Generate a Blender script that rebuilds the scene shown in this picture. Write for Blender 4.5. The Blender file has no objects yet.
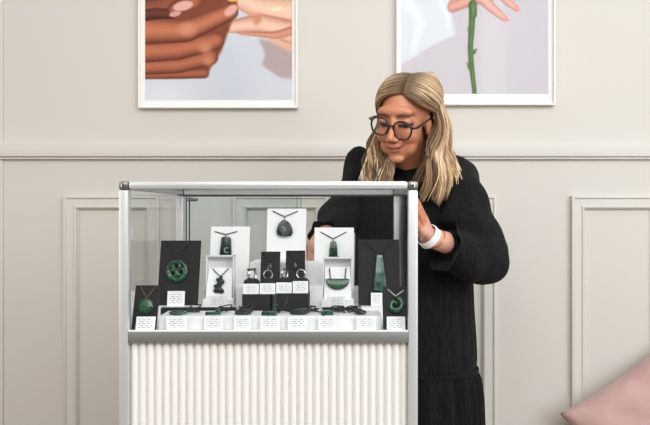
import bpy, bmesh, math, random
import numpy as np
from mathutils import Vector, Matrix, Euler
random.seed(7)
rng = np.random.default_rng(11)
C = bpy.context.scene.collection
R = math.radians
FPX, CX, CY, EYE = 632.0, 350.0, 212.5, 1.25      # lens, optical axis and eye height


def P(px, py, Y):
    """place in the room seen at that pixel when standing Y metres in front of the eye"""
    return Vector(((px - CX) * Y / FPX, Y, EYE - (py - CY) * Y / FPX))


def srgb(r, g, b):
    f = lambda c: (c / 255 / 12.92) if c / 255 <= 0.04045 else ((c / 255 + 0.055) / 1.055) ** 2.4
    return (f(r), f(g), f(b), 1.0)


# ------------------------------------------------------------------ materials
def mat(name, col, rough=0.5, metal=0.0, noise=None, bump=None, spec=0.5, sheen=0.0, coat=0.0, attr=None, sss=0.0):
    m = bpy.data.materials.new(name)
    m.use_nodes = True
    nt = m.node_tree
    b = nt.nodes['Principled BSDF']
    b.inputs['Base Color'].default_value = col
    b.inputs['Roughness'].default_value = rough
    b.inputs['Metallic'].default_value = metal
    b.inputs['Specular IOR Level'].default_value = spec
    if sheen:
        b.inputs['Sheen Weight'].default_value = sheen
    if coat:
        b.inputs['Coat Weight'].default_value = coat
        b.inputs['Coat Roughness'].default_value = 0.06
    if sss:
        b.inputs['Subsurface Weight'].default_value = sss
        b.inputs['Subsurface Radius'].default_value = (0.012, 0.005, 0.003)
    tc = nt.nodes.new('ShaderNodeTexCoord')
    if attr:
        a = nt.nodes.new('ShaderNodeVertexColor')
        a.layer_name = attr
        nt.links.new(a.outputs['Color'], b.inputs['Base Color'])
    if noise:                       # (scale, other colour, amount centre, stretch)
        sc, c2, lo, hi = noise[:4]
        mp = nt.nodes.new('ShaderNodeMapping')
        mp.inputs['Scale'].default_value = noise[4] if len(noise) > 4 else (1, 1, 1)
        n = nt.nodes.new('ShaderNodeTexNoise')
        n.inputs['Scale'].default_value = sc
        n.inputs['Detail'].default_value = 5
        r = nt.nodes.new('ShaderNodeValToRGB')
        r.color_ramp.elements[0].position = lo
        r.color_ramp.elements[1].position = hi
        r.color_ramp.elements[0].color = col
        r.color_ramp.elements[1].color = c2
        nt.links.new(tc.outputs['Object'], mp.inputs['Vector'])
        nt.links.new(mp.outputs['Vector'], n.inputs['Vector'])
        nt.links.new(n.outputs['Fac'], r.inputs['Fac'])
        nt.links.new(r.outputs['Color'], b.inputs['Base Color'])
    if bump:                        # (kind, scale, strength, distance, stretch)
        kind, sc, st, di = bump[:4]
        mp = nt.nodes.new('ShaderNodeMapping')
        mp.inputs['Scale'].default_value = bump[4] if len(bump) > 4 else (1, 1, 1)
        n = nt.nodes.new('ShaderNodeTexNoise')
        n.inputs['Scale'].default_value = sc
        n.inputs['Detail'].default_value = 3
        bp = nt.nodes.new('ShaderNodeBump')
        bp.inputs['Strength'].default_value = st
        bp.inputs['Distance'].default_value = di
        nt.links.new(tc.outputs['Object'], mp.inputs['Vector'])
        nt.links.new(mp.outputs['Vector'], n.inputs['Vector'])
        nt.links.new(n.outputs['Fac'], bp.inputs['Height'])
        nt.links.new(bp.outputs['Normal'], b.inputs['Normal'])
    return m


def glass_mat(name, tint, ior=1.46, rough=0.0):
    m = bpy.data.materials.new(name)
    m.use_nodes = True
    nt = m.node_tree
    nt.nodes.clear()
    o = nt.nodes.new('ShaderNodeOutputMaterial')
    t = nt.nodes.new('ShaderNodeBsdfTransparent')
    t.inputs['Color'].default_value = tint
    g = nt.nodes.new('ShaderNodeBsdfGlossy')
    g.inputs['Roughness'].default_value = rough
    lw = nt.nodes.new('ShaderNodeLayerWeight')
    lw.inputs['Blend'].default_value = 0.5
    pw = nt.nodes.new('ShaderNodeMath'); pw.operation = 'POWER'; pw.inputs[1].default_value = 5.0
    f = nt.nodes.new('ShaderNodeMath'); f.operation = 'MULTIPLY_ADD'
    F0 = ((ior - 1) / (ior + 1)) ** 2
    f.inputs[1].default_value = 1 - F0; f.inputs[2].default_value = F0
    nt.links.new(lw.outputs['Facing'], pw.inputs[0])
    nt.links.new(pw.outputs[0], f.inputs[0])
    mx = nt.nodes.new('ShaderNodeMixShader')
    nt.links.new(f.outputs[0], mx.inputs[0])
    nt.links.new(t.outputs[0], mx.inputs[1])
    nt.links.new(g.outputs[0], mx.inputs[2])
    nt.links.new(mx.outputs[0], o.inputs[0])
    return m


def label_mat(name):
    """white card printed with a few lines of tiny grey type, too small to read"""
    m = mat(name, srgb(240, 240, 240), 0.6)
    nt = m.node_tree
    b = nt.nodes['Principled BSDF']
    tc = nt.nodes.new('ShaderNodeTexCoord')
    sp = nt.nodes.new('ShaderNodeSeparateXYZ')
    cb = nt.nodes.new('ShaderNodeCombineXYZ')
    nt.links.new(tc.outputs['Generated'], sp.inputs[0])
    nt.links.new(sp.outputs['X'], cb.inputs['X'])
    nt.links.new(sp.outputs['Z'], cb.inputs['Y'])
    br = nt.nodes.new('ShaderNodeTexBrick')
    br.inputs['Color1'].default_value = srgb(146, 150, 166)
    br.inputs['Color2'].default_value = srgb(188, 191, 201)
    br.inputs['Mortar'].default_value = srgb(240, 240, 240)
    br.inputs['Scale'].default_value = 1.0
    br.inputs['Brick Width'].default_value = 0.27
    br.inputs['Row Height'].default_value = 0.14
    br.inputs['Mortar Size'].default_value = 0.045
    br.inputs['Mortar Smooth'].default_value = 0.3
    br.offset = 0.37
    nt.links.new(cb.outputs[0], br.inputs['Vector'])
    # blank margin round the text
    def band(sock, lo, hi):
        a = nt.nodes.new('ShaderNodeMath'); a.operation = 'GREATER_THAN'; a.inputs[1].default_value = lo
        c = nt.nodes.new('ShaderNodeMath'); c.operation = 'LESS_THAN'; c.inputs[1].default_value = hi
        d = nt.nodes.new('ShaderNodeMath'); d.operation = 'MULTIPLY'
        nt.links.new(sock, a.inputs[0]); nt.links.new(sock, c.inputs[0])
        nt.links.new(a.outputs[0], d.inputs[0]); nt.links.new(c.outputs[0], d.inputs[1])
        return d.outputs[0]
    e = nt.nodes.new('ShaderNodeMath'); e.operation = 'MULTIPLY'
    nt.links.new(band(sp.outputs['X'], 0.14, 0.86), e.inputs[0])
    nt.links.new(band(sp.outputs['Z'], 0.2, 0.9), e.inputs[1])
    mx = nt.nodes.new('ShaderNodeMix'); mx.data_type = 'RGBA'
    mx.inputs[6].default_value = srgb(240, 240, 240)
    nt.links.new(e.outputs[0], mx.inputs[0])
    nt.links.new(br.outputs['Color'], mx.inputs[7])
    nt.links.new(mx.outputs[2], b.inputs['Base Color'])
    return m


WALL = mat('painted wall', srgb(209, 205, 198), 0.55, bump=('n', 60, 0.05, 0.002), noise=(1.2, srgb(206, 202, 195), 0.35, 0.7))
TRIM = mat('painted trim', srgb(211, 208, 201), 0.5)
FLOORM = mat('timber floor', srgb(150, 122, 92), 0.45, noise=(3, srgb(112, 88, 64), 0.3, 0.7, (12, 1, 1)))
ALU = mat('brushed aluminium', srgb(206, 209, 210), 0.36, 0.45, bump=('n', 30, 0.04, 0.001, (1, 1, 40)))
ALUF = mat('grey anodised aluminium', srgb(150, 152, 151), 0.45, 0.75)
ALUD = mat('cast corner metal', srgb(128, 126, 121), 0.36, 0.75)
LEATHER_T = mat('black door track', srgb(40, 44, 46), 0.5)
CHROME = mat('chrome', srgb(220, 220, 220), 0.12, 1.0)
SILVER = mat('polished silver', srgb(232, 230, 226), 0.1, 1.0)
SHUT = mat('white ribbed shutter', srgb(228, 227, 224), 0.4)
SHELF = mat('white shelf board', srgb(236, 236, 234), 0.4)
GLASS = glass_mat('clear glass', (0.982, 0.990, 0.991, 1), 1.42)
GLASSD = glass_mat('door glass', (0.955, 0.985, 0.988, 1), 1.36)
GLASSS = glass_mat('side glass', (0.985, 0.993, 0.991, 1), 1.6)
EDGE = mat('green glass edge', srgb(32, 72, 68), 0.15, coat=0.3)
FGLZ = glass_mat('picture glazing', (0.995, 0.995, 0.995, 1), 1.08)
WHITEC = mat('white card', srgb(240, 240, 240), 0.55)
WHITEB = mat('white riser board', srgb(238, 239, 238), 0.45)
BLACKC = mat('black card', srgb(27, 25, 27), 0.6, noise=(40, srgb(35, 32, 34), 0.3, 0.8), spec=0.25)
BLACKF = mat('black foam', srgb(22, 22, 24), 0.8, bump=('n', 400, 0.3, 0.001))
CORD = mat('black waxed cord', srgb(20, 19, 19), 0.5)
CORDG = mat('brown cord', srgb(112, 88, 74), 0.6)
CORDS = mat('silver grey cord', srgb(196, 202, 200), 0.35, 0.3)
JADE = mat('greenstone', srgb(10, 50, 32), 0.2, noise=(90, srgb(34, 104, 68), 0.42, 0.75), coat=0.25)
JADEL = mat('mottled blue green stone', srgb(30, 62, 56), 0.22, noise=(60, srgb(104, 142, 132), 0.42, 0.8), coat=0.2)
JADED = mat('dark greenstone', srgb(12, 24, 19), 0.2, noise=(80, srgb(28, 60, 44), 0.45, 0.75), coat=0.2)
JADEC = mat('carved green line', srgb(58, 112, 80), 0.3)
PALEJ = mat('pale carved line', srgb(150, 182, 150), 0.3)
LABEL = label_mat('printed label')
FRAMEW = mat('white frame', srgb(240, 238, 232), 0.4)
MATB = mat('white mount board', srgb(238, 238, 236), 0.7)
PRINT = mat('printed photograph', (1, 1, 1, 1), 0.6, attr='col', spec=0.2)
SKIN = mat('skin', (1, 1, 1, 1), 0.42, attr='col', sss=0.15)
HAIR = mat('blonde hair', (1, 1, 1, 1), 0.42, attr='col', spec=0.35)
DRESS = mat('black crinkled cotton', srgb(12, 12, 14), 0.85, noise=(22, srgb(31, 31, 34), 0.45, 0.78, (9, 9, 0.8)),
            bump=('n', 45, 0.9, 0.012, (5, 5, 0.9)), spec=0.25, sheen=0.02)
DFRAME = mat('tortoiseshell glasses', srgb(30, 26, 28), 0.2, noise=(120, srgb(92, 66, 52), 0.5, 0.75))
LENS = glass_mat('spectacle lens', (0.96, 0.96, 0.96, 1), 1.35)
WATCHM = mat('white watch strap', srgb(236, 236, 232), 0.45)
GOLD = mat('gold', srgb(214, 160, 90), 0.25, 1.0)
PINK = mat('pink velvet', srgb(198, 163, 157), 0.9, noise=(9, srgb(184, 146, 141), 0.3, 0.75), bump=('n', 14, 0.35, 0.02), sheen=0.3)
LEATHER = mat('black leather', srgb(24, 22, 22), 0.45)


# ------------------------------------------------------------------ mesh building
class MB:
    unit = {}

    def __init__(self):
        self.bm = bmesh.new()
        self.pv, self.pf, self.pn = [], [], 0

    def flush(self):
        if self.pv:
            me = bpy.data.meshes.new('tmp')
            me.from_pydata(np.concatenate(self.pv).tolist(), [], [f for fs in self.pf for f in fs])
            self.bm.from_mesh(me)
            bpy.data.meshes.remove(me)
            self.pv, self.pf, self.pn = [], [], 0
        return self

    def box(self, x0, x1, y0, y1, z0, z1, bev=0.0, M=None):
        r = bmesh.ops.create_cube(self.bm, size=1.0)
        vs = r['verts']
        for v in vs:
            v.co = Vector(((x0 + x1) / 2 + v.co.x * (x1 - x0), (y0 + y1) / 2 + v.co.y * (y1 - y0), (z0 + z1) / 2 + v.co.z * (z1 - z0)))
            if M is not None:
                v.co = M @ v.co
        if bev > 0:
            es = list({e for v in vs for e in v.link_edges})
            bmesh.ops.bevel(self.bm, geom=es, offset=bev, segments=2, affect='EDGES', profile=0.6)
        return self

    def ell(self, c, r, seg=20, M=None):
        if seg not in MB.unit:
            b = bmesh.new()
            bmesh.ops.create_uvsphere(b, u_segments=seg, v_segments=max(6, seg * 2 // 3), radius=1.0)
            b.verts.ensure_lookup_table(); b.verts.index_update()
            MB.unit[seg] = (np.array([v.co[:] for v in b.verts]), [tuple(v.index for v in f.verts) for f in b.faces])
            b.free()
        v, f = MB.unit[seg]
        q = v * np.array(r)
        if M is not None:
            q = q @ np.array(M.to_3x3()).T
        self.pv.append(q + np.array(c))
        n = self.pn
        self.pf.append([tuple(i + n for i in p) for p in f])
        self.pn += len(v)
        return self

    def ball(self, c, r, seg=14):
        return self.ell(c, (r, r, r), seg)

    def chain(self, pts, rad, step=0.35, seg=12, M=None):
        """overlapping balls along a path with radii, to be fused"""
        pts = [Vector(p) for p in pts]
        if M is not None:
            pts = [M @ p for p in pts]
        for i in range(len(pts) - 1):
            L = (pts[i + 1] - pts[i]).length
            n = max(2, int(L / (step * min(rad[i], rad[i + 1])) + 1))
            for k in range(n + (i == len(pts) - 2)):
                t = k / n
                self.ball(pts[i].lerp(pts[i + 1], t), rad[i] * (1 - t) + rad[i + 1] * t, seg)
        return self

    def loft(self, rings, cap=True, closed=True):
        vs = [[self.bm.verts.new(Vector(p)) for p in r] for r in rings]
        n = len(vs[0])
        for a, b in zip(vs, vs[1:]):
            for i in range(n if closed else n - 1):
                j = (i + 1) % n
                self.bm.faces.new((a[i], a[j], b[j], b[i]))
        if cap:
            self.bm.faces.new(list(reversed(vs[0])))
            self.bm.faces.new(vs[-1])
        return self

    def tube(self, pts, rad, n=8, closed=False):
        pts = [Vector(p) for p in pts]
        if not isinstance(rad, (list, tuple)):
            rad = [rad] * len(pts)
        rings = []
        up = Vector((0.13, 0.31, 0.94)).normalized()
        N = len(pts)
        for i, p in enumerate(pts):
            a, b = (pts[(i - 1) % N], pts[(i + 1) % N]) if closed else (pts[max(0, i - 1)], pts[min(N - 1, i + 1)])
            t = (b - a).normalized()
            u = t.cross(up)
            if u.length < 1e-4:
                u = t.cross(Vector((1, 0, 0)))
            u.normalize()
            w = t.cross(u).normalized()
            up = -w if -w.dot(up) > 0 else w
            rings.append([p + (u * math.cos(2 * math.pi * k / n) + w * math.sin(2 * math.pi * k / n)) * rad[i] for k in range(n)])
        if closed:
            rings.append(rings[0])
            vs = [[self.bm.verts.new(q) for q in r] for r in rings[:-1]]
            vs.append(vs[0])
            for a, b in zip(vs, vs[1:]):
                for i in range(n):
                    j = (i + 1) % n
                    self.bm.faces.new((a[i], a[j], b[j], b[i]))
            return self
        return self.loft(rings)

    def prism(self, poly, y0, y1, bev=0.0):
        """polygon in x,z pushed from y0 (front) to y1"""
        a = [self.bm.verts.new((x, y0, z)) for x, z in poly]
        b = [self.bm.verts.new((x, y1, z)) for x, z in poly]
        n = len(poly)
        f = [self.bm.faces.new(a), self.bm.faces.new(list(reversed(b)))]
        for i in range(n):
            f.append(self.bm.faces.new((a[i], b[i], b[(i + 1) % n], a[(i + 1) % n])))
        if bev:
            es = list(f[0].edges)
            bmesh.ops.bevel(self.bm, geom=es, offset=bev, segments=3, affect='EDGES', profile=0.5)
        return self

    def torus(self, c, R0, r, n=28, m=8, M=None, flat=1.0):
        pts = []
        rings = []
        for i in range(n):
            a = 2 * math.pi * i / n
            ring = []
            for k in range(m):
                b = 2 * math.pi * k / m
                q = Vector(((R0 + r * math.cos(b)) * math.cos(a), r * flat * math.sin(b), (R0 + r * math.cos(b)) * math.sin(a)))
                if M is not None:
                    q = M @ q
                ring.append(q + Vector(c))
            rings.append(ring)
        vs = [[self.bm.verts.new(q) for q in r_] for r_ in rings]
        for i in range(n):
            a_, b_ = vs[i], vs[(i + 1) % n]
            for k in range(m):
                self.bm.faces.new((a_[k], a_[(k + 1) % m], b_[(k + 1) % m], b_[k]))
        return self

    def mesh(self, name):
        self.flush()
        bmesh.ops.recalc_face_normals(self.bm, faces=self.bm.faces)
        me = bpy.data.meshes.new(name)
        self.bm.to_mesh(me)
        self.bm.free()
        return me

    def build(self, name, m, parent=None, smooth=None, fuse=None):
        me = self.mesh(name)
        if fuse:
            me = fuse_mesh(me, *fuse)
            smooth = 180
        o = bpy.data.objects.new(name, me)
        C.objects.link(o)
        me.materials.clear()
        me.materials.append(m)
        if smooth:
            me.polygons.foreach_set('use_smooth', [True] * len(me.polygons))
            if smooth < 180:
                try:
                    me.set_sharp_from_angle(angle=R(smooth))
                except Exception:
                    pass
        if parent is not None:
            o.parent = parent
        return o


def fuse_mesh(me, voxel, it=4, fac=0.5):
    o = bpy.data.objects.new('tmp', me)
    C.objects.link(o)
    r = o.modifiers.new('r', 'REMESH'); r.mode = 'VOXEL'; r.voxel_size = voxel
    if it:
        s = o.modifiers.new('s', 'SMOOTH'); s.iterations = it; s.factor = fac
    dg = bpy.context.evaluated_depsgraph_get()
    out = bpy.data.meshes.new_from_object(o.evaluated_get(dg))
    bpy.data.objects.remove(o)
    return out


def tag(o, label=None, cat=None, group=None, kind=None):
    if label: o['label'] = label
    if cat: o['category'] = cat
    if group: o['group'] = group
    if kind: o['kind'] = kind
    return o


def thing(name, label, cat, loc=(0, 0, 0), rot=(0, 0, 0), group=None):
    o = bpy.data.objects.new(name, None)
    o.empty_display_size = 0.02
    C.objects.link(o)
    o.location = loc
    o.rotation_euler = rot
    return tag(o, label, cat, group)


# ------------------------------------------------------------------ the room
WY = 2.30
k = WY / FPX


def wx(px): return (px - CX) * k
def wz(py): return EYE - (py - CY) * k


tag(MB().box(-4.2, 4.2, WY, WY + 0.12, 0, 2.9).build('wall_back', WALL), kind='structure')
tag(MB().box(-4.2, 4.2, -3.2, WY + 0.12, -0.08, 0).build('floor', FLOORM), kind='structure')
# joint board at the far end of the wall, running its full height
tag(MB().box(-4.2, wx(3.5), WY - 0.006, WY, 0.16, 2.9, 0.002).build('trim_1', TRIM), kind='structure')
# dado rail: square board over a thin bead
rl = MB()
rl.box(-4.2, 4.2, WY - 0.026, WY, wz(157), wz(144), 0.003)
rl.box(-4.2, 4.2, WY - 0.016, WY, wz(159.5), wz(157), 0.002)
tag(rl.build('trim_2', TRIM, smooth=30), kind='structure')
tag(MB().box(-4.2, 4.2, WY - 0.02, WY, 0, 0.16, 0.004).build('baseboard_back', TRIM), kind='structure')
# four raised panel mouldings: each a mitred rectangular ring of stepped profile
prof = [(0, 0), (0, 0.019), (0.007, 0.021), (0.012, 0.015), (0.034, 0.0145), (0.039, 0.019), (0.044, 0.017), (0.049, 0.006), (0.051, 0)]
for i, (a, b) in enumerate(((65.5, 160), (234, 328), (402, 495), (570.5, 664))):
    x0, x1, z0, z1 = wx(a), wx(b), 0.26, wz(196)
    m = MB()
    rings = []
    for sx, sz in ((0, 0), (1, 0), (1, 1), (0, 1), (0, 0)):
        rings.append([Vector(((x0 + d) if not sx else (x1 - d), WY - h, (z0 + d) if not sz else (z1 - d))) for d, h in prof])
    m.loft(rings, cap=False, closed=False)
    bmesh.ops.remove_doubles(m.bm, verts=m.bm.verts, dist=1e-5)
    tag(m.build('trim_%d' % (i + 3), TRIM, smooth=30), kind='structure')


# ------------------------------------------------------------------ framed prints
def sstep(a, b, x):
    t = np.clip((x - a) / (b - a), 0, 1)
    return t * t * (3 - 2 * t)


def polyline_d(X, Y, pts):
    """distance to a polyline and the parameter along it"""
    best = np.full(X.shape, 1e9); par = np.zeros(X.shape); side = np.zeros(X.shape)
    tot = sum(math.dist(a, b) for a, b in zip(pts, pts[1:]))
    acc = 0
    for (x0, y0), (x1, y1) in zip(pts, pts[1:]):
        dx, dy = x1 - x0, y1 - y0
        L = math.hypot(dx, dy)
        t = np.clip(((X - x0) * dx + (Y - y0) * dy) / (L * L), 0, 1)
        d = np.hypot(X - x0 - t * dx, Y - y0 - t * dy)
        s = ((X - x0) * dy - (Y - y0) * dx) / L
        u = d < best
        best[u] = d[u]; par[u] = ((acc + t * L) / tot)[u]; side[u] = s[u]
        acc += L
    return best, par, side


def inpoly(X, Y, poly):
    c = np.zeros(X.shape, bool)
    n = len(poly)
    for i in range(n):
        (x0, y0), (x1, y1) = poly[i], poly[(i + 1) % n]
        if y0 == y1: continue
        cond = ((y0 > Y) != (y1 > Y)) & (X < (x1 - x0) * (Y - y0) / (y1 - y0) + x0)
        c ^= cond
    return c


class Canvas:
    def __init__(s, x0, x1, y0, y1, n):
        s.nx = n; s.ny = int(n * (y1 - y0) / (x1 - x0))
        s.x = np.linspace(x0, x1, s.nx); s.y = np.linspace(y0, y1, s.ny)
        s.X, s.Y = np.meshgrid(s.x, s.y)
        s.rgb = np.zeros(s.X.shape + (3,))

    def over(s, a, col):
        col = np.asarray(col, float)
        s.rgb = s.rgb * (1 - a[..., None]) + col * a[..., None]

    def limb(s, pts, r0, r1, lit, dark, soft=0.8, edge=0.8):
        d, t, sd = polyline_d(s.X, s.Y, pts)
        r = r0 + (r1 - r0) * t
        q = np.clip(d / r, 0, 1)
        up = np.clip(sd / r * 0.5 + 0.5, 0, 1)
        w = np.clip(q ** 2.2 * edge + up * 0.0 + (1 - np.clip(-sd / r * 0.5 + 0.5, 0, 1)) * 0.0, 0, 1)
        low = np.clip((s.Y * 0 + sd / r), -1, 1)
        w = np.clip(w + 0.35 * np.clip(-low, 0, 1), 0, 1)
        col = np.asarray(lit, float) * (1 - w[..., None]) + np.asarray(dark, float) * w[..., None]
        s.over(1 - sstep(-soft, soft, d - r), col)

    def poly(s, pts, col, soft=0):
        a = inpoly(s.X, s.Y, pts).astype(float)
        for _ in range(soft):
            a = (a + np.roll(a, 1, 0) + np.roll(a, -1, 0) + np.roll(a, 1, 1) + np.roll(a, -1, 1)) / 5
        s.over(a, col)

    def ellipse(s, cx, cy, a, b, ang, col, soft=0.15):
        c, n = math.cos(R(ang)), math.sin(R(ang))
        u = (s.X - cx) * c + (s.Y - cy) * n; v = -(s.X - cx) * n + (s.Y - cy) * c
        s.over(1 - sstep(1 - soft, 1 + soft, np.hypot(u / a, v / b)), col)

    def build(s, name, Y, parent):
        me = bpy.data.meshes.new(name)
        vs = [(wx(x) , Y, wz(y)) for y in s.y for x in s.x]
        fs = [(j * s.nx + i, (j + 1) * s.nx + i, (j + 1) * s.nx + i + 1, j * s.nx + i + 1) for j in range(s.ny - 1) for i in range(s.nx - 1)]
        me.from_pydata(vs, [], fs)
        at = me.color_attributes.new('col', 'FLOAT_COLOR', 'POINT')
        c = np.clip(s.rgb, 0, 255) / 255
        lin = np.where(c <= 0.04045, c / 12.92, ((c + 0.055) / 1.055) ** 2.4).reshape(-1, 3)
        at.data.foreach_set('color', np.hstack([lin, np.ones((len(lin), 1))]).astype(np.float32).ravel())
        o = bpy.data.objects.new(name, me); C.objects.link(o)
        me.materials.append(PRINT)
        o.parent = parent
        return o


def framed(x0, x1, yb, yt, ix0, ix1, iyb, label, paint):
    t = thing('framed_print', label, 'framed picture', (0, 0, 0))
    D = 0.026
    f = MB()
    w = 1.6 * k
    a, b, c, d = wx(x0), wx(x1), wz(yb), wz(yt)
    f.box(a, a + w, WY - D, WY, c, d, 0.0015); f.box(b - w, b, WY - D, WY, c, d, 0.0015)
    f.box(a + w, b - w, WY - D, WY, c, c + w, 0.0015); f.box(a + w, b - w, WY - D, WY, d - w, d, 0.0015)
    f.build('frame', FRAMEW, t)
    m = MB(); m.box(a + w, b - w, WY - 0.012, WY - 0.002, c + w, d - w); m.build('mount', MATB, t)
    cv = Canvas(ix0, ix1, yt + 7, iyb, 170)
    paint(cv)
    cv.build('print', WY - 0.0125, t)
    g = MB(); g.box(a + w, b - w, WY - 0.018, WY - 0.016, c + w, d - w); g.build('glazing', FGLZ, t)
    return t


def hands_print(c):
    c.over(np.ones(c.X.shape), (205, 209, 217))
    c.over(0.5 * (1 - sstep(0, 45, np.hypot((c.X - 165), (c.Y - 105) * 0.9))), (232, 234, 238))
    c.over(0.35 * sstep(40, 0, np.abs(c.X - 235)) * sstep(30, 60, c.Y), (190, 196, 208))
    # blurred cuff of the other person
    c.poly([(259, 40), (294, 44), (294, 80), (280, 78), (262, 66), (266, 55)], (176, 158, 158), 5)
    c.poly([(262, 30), (294, 30), (294, 54), (272, 44)], (222, 176, 154), 5)
    # pale hand
    c.limb([(300, 20), (262, 24), (232, 28)], 17, 6, (236, 196, 172), (196, 136, 110))
    c.poly([(236, -60), (294, -60), (294, 30), (262, 22), (245, 14), (236, 4)], (228, 182, 156), 3)
    c.limb([(294, 12), (262, 8), (236, -2)], 16, 10, (238, 200, 178), (190, 124, 98))
    c.limb([(292, 33), (262, 24), (222, 28.5)], 12, 5.2, (238, 198, 176), (186, 126, 102))
    c.limb([(300, 30), (275, 36), (240, 34)], 5, 1.5, (214, 152, 124), (160, 96, 74))
    c.ellipse(258, 20, 4, 6, 20, (206, 140, 112), 0.6)
    c.ellipse(219.5, 28.6, 7.5, 4.4, 4, (244, 206, 198))
    # brown hand: four stacked fingers
    lit, dk = (196, 120, 88), (96, 46, 32)
    c.poly([(140, -60), (232, -60), (238, 8), (222, 52), (206, 78), (165, 79), (140, 72)], (128, 68, 48), 2)
    c.limb([(140, 76), (180, 75), (205, 74)], 4, 5, (168, 96, 70), dk)
    c.limb([(140, 68), (180, 66), (211, 58)], 8, 8, (182, 108, 80), dk)
    c.limb([(140, 53), (178, 51), (216, 42)], 11, 9, (188, 112, 82), dk)
    c.limb([(140, 32), (188, 32), (231, 13)], 14, 8, lit, dk)
    c.limb([(140, 12), (165, 8), (200, -12)], 11, 12, (150, 84, 60), (70, 34, 24))
    c.limb([(140, 17), (156, 14), (172, 15)], 5, 5, (110, 58, 42), (60, 30, 22))
    c.limb([(205, -20), (194, 2), (176, 10)], 11, 7, (176, 104, 78), dk)
    c.ellipse(184, 7, 10, 4.6, -12, (226, 176, 164))
    c.ellipse(176, 15, 6, 2.6, -12, (214, 160, 148))
    c.ellipse(188, 30, 8, 6, 0, (212, 142, 112), 0.8)
    c.ellipse(206, 49, 6, 5, 0, (202, 134, 104), 0.8)
    c.ellipse(209, 62, 5, 4, 0, (196, 128, 98), 0.8)
    c.ellipse(231.5, 11.5, 7.5, 4.2, -38, (226, 168, 154))
    c.limb([(226, -2), (231, 1), (236, 1)], 2, 2, (240, 196, 90), (180, 120, 40))
    c.limb([(273, 11), (281, 9)], 2, 2, (255, 236, 190), (240, 200, 140))


def stem_print(c):
    c.over(np.ones(c.X.shape), (201, 196, 203))
    c.over(0.5 * sstep(478, 484, c.X) * (1 - sstep(501, 507, c.X)), (212, 208, 212))  # paler upright strip: window reflection on the glazing, painted into the print colour
    c.over(0.4 * sstep(500, 560, c.X), (190, 186, 196))
    # white sleeve
    c.poly([(395, -80), (444, -80), (449, 10), (455, 36), (432, 46), (404, 64), (395, 66)], (216, 222, 228), 2)
    c.limb([(405, 0), (420, 24), (412, 52)], 9, 4, (228, 233, 238), (217, 223, 229), 3, 0.9)
    c.limb([(436, -4), (446, 16), (448, 30)], 5, 3, (226, 231, 235), (216, 222, 228), 2, 0.9)
    # hand
    c.poly([(447, -60), (500, -60), (492, 4), (478, 4), (455, 12), (449, 8)], (214, 158, 146), 2)
    c.limb([(452, 8), (466, 3), (478, 0)], 5.5, 5, (222, 168, 154), (180, 118, 108))
    c.limb([(478, -4), (490, 8), (503, 19)], 6.5, 3.2, (230, 182, 172), (188, 128, 120))
    c.limb([(496, -10), (507, 3), (516, 10)], 5.5, 2.8, (230, 180, 170), (188, 126, 118))
    c.ellipse(505, 19.6, 3.6, 2.0, 40, (232, 150, 152)); c.ellipse(516, 10, 3.4, 1.9, 40, (232, 150, 152))
    # thorny stem
    g, gd = (98, 128, 70), (44, 74, 40)
    c.limb([(472, 4), (471, 30), (469.5, 50), (471, 68), (474, 95)], 3.1, 2.1, g, gd, 0.6, 1.0)
    c.limb([(472, 6), (472.5, 16)], 4.2, 3.6, (104, 132, 76), gd)
    for a, b in (((470, 67), (466.5, 64)), ((473, 53), (475.5, 50)), ((469.5, 31), (468, 29))):
        c.limb([a, b], 2.2, 0.7, g, gd)
    c.ellipse(470, 30, 3.2, 3.0, 0, (84, 112, 62), 0.4); c.ellipse(470, 68, 3.2, 3.2, 0, (84, 112, 62), 0.4)


framed(140.3, 298.2, 109, -95, 146.2, 292.3, 100.5,
       'white framed photograph of brown hands holding a ring, on wall above the glass case', hands_print)
framed(396, 553.3, 106, -98, 401, 547.5, 94.5,
       'white framed photograph of a hand holding a thorny green stem, behind the woman', stem_print)

# ------------------------------------------------------------------ the display case
YF, YB = 1.262, 1.700
X0, X1 = P(118.3, 0, YF).x, P(418, 0, YF).x
ZT = P(0, 181, YF).z
Z0 = 1.010                                   # display floor
case = thing('display_case', 'aluminium framed glass jewellery display case with ribbed white base', 'display case',
             ((X0 + X1) / 2, (YF + YB) / 2, 0))
OFF = Vector(case.location)


def loc(m):                                  # children are given in world numbers, shifted to the case's base
    m.flush()
    bmesh.ops.translate(m.bm, verts=m.bm.verts, vec=-OFF)
    return m


PW = 0.0195
for sx, sy in ((0, 0), (1, 0), (0, 1), (1, 1)):
    xa = X0 if not sx else X1 - PW
    ya = YF if not sy else YB - PW
    m = MB()
    m.box(xa, xa + PW, ya, ya + PW, 0.02, ZT - 0.018, 0.004)
    m.box(xa + 0.003, xa + PW - 0.003, ya + 0.003, ya + PW - 0.003, 0, 0.02)
    loc(m).build('post', ALU, case, smooth=35)
    m = MB()
    m.box(xa - 0.0008, xa + PW + 0.0008 - 0.002 * 0, ya - 0.0008, ya + PW + 0.0008, ZT - 0.018, ZT, 0.0065)
    loc(m).build('corner_cap', ALUD, case, smooth=50)
    m = MB()
    m.box(xa + 0.006, xa + PW - 0.006, ya - 0.0014, ya, ZT - 0.0135, ZT - 0.005, 0.001) if not sy else m.box(xa + 0.006, xa + PW - 0.006, ya + PW, ya + PW + 0.0014, ZT - 0.0135, ZT - 0.005, 0.001)
    loc(m).build('corner_screw', CHROME, case)
RH = 0.0165


def rail_x(name, y, za, zb, x0, x1, bev=0.005):
    return loc(MB().box(x0, x1, y, y + PW, za, zb, bev)).build(name, ALUF if name == 'lower_rail' else ALU, case, smooth=35)


def rail_y(name, x, za, zb, bev=0.005):
    return loc(MB().box(x, x + PW, YF + PW, YB - PW, za, zb, bev)).build(name, ALU, case, smooth=35)


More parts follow.
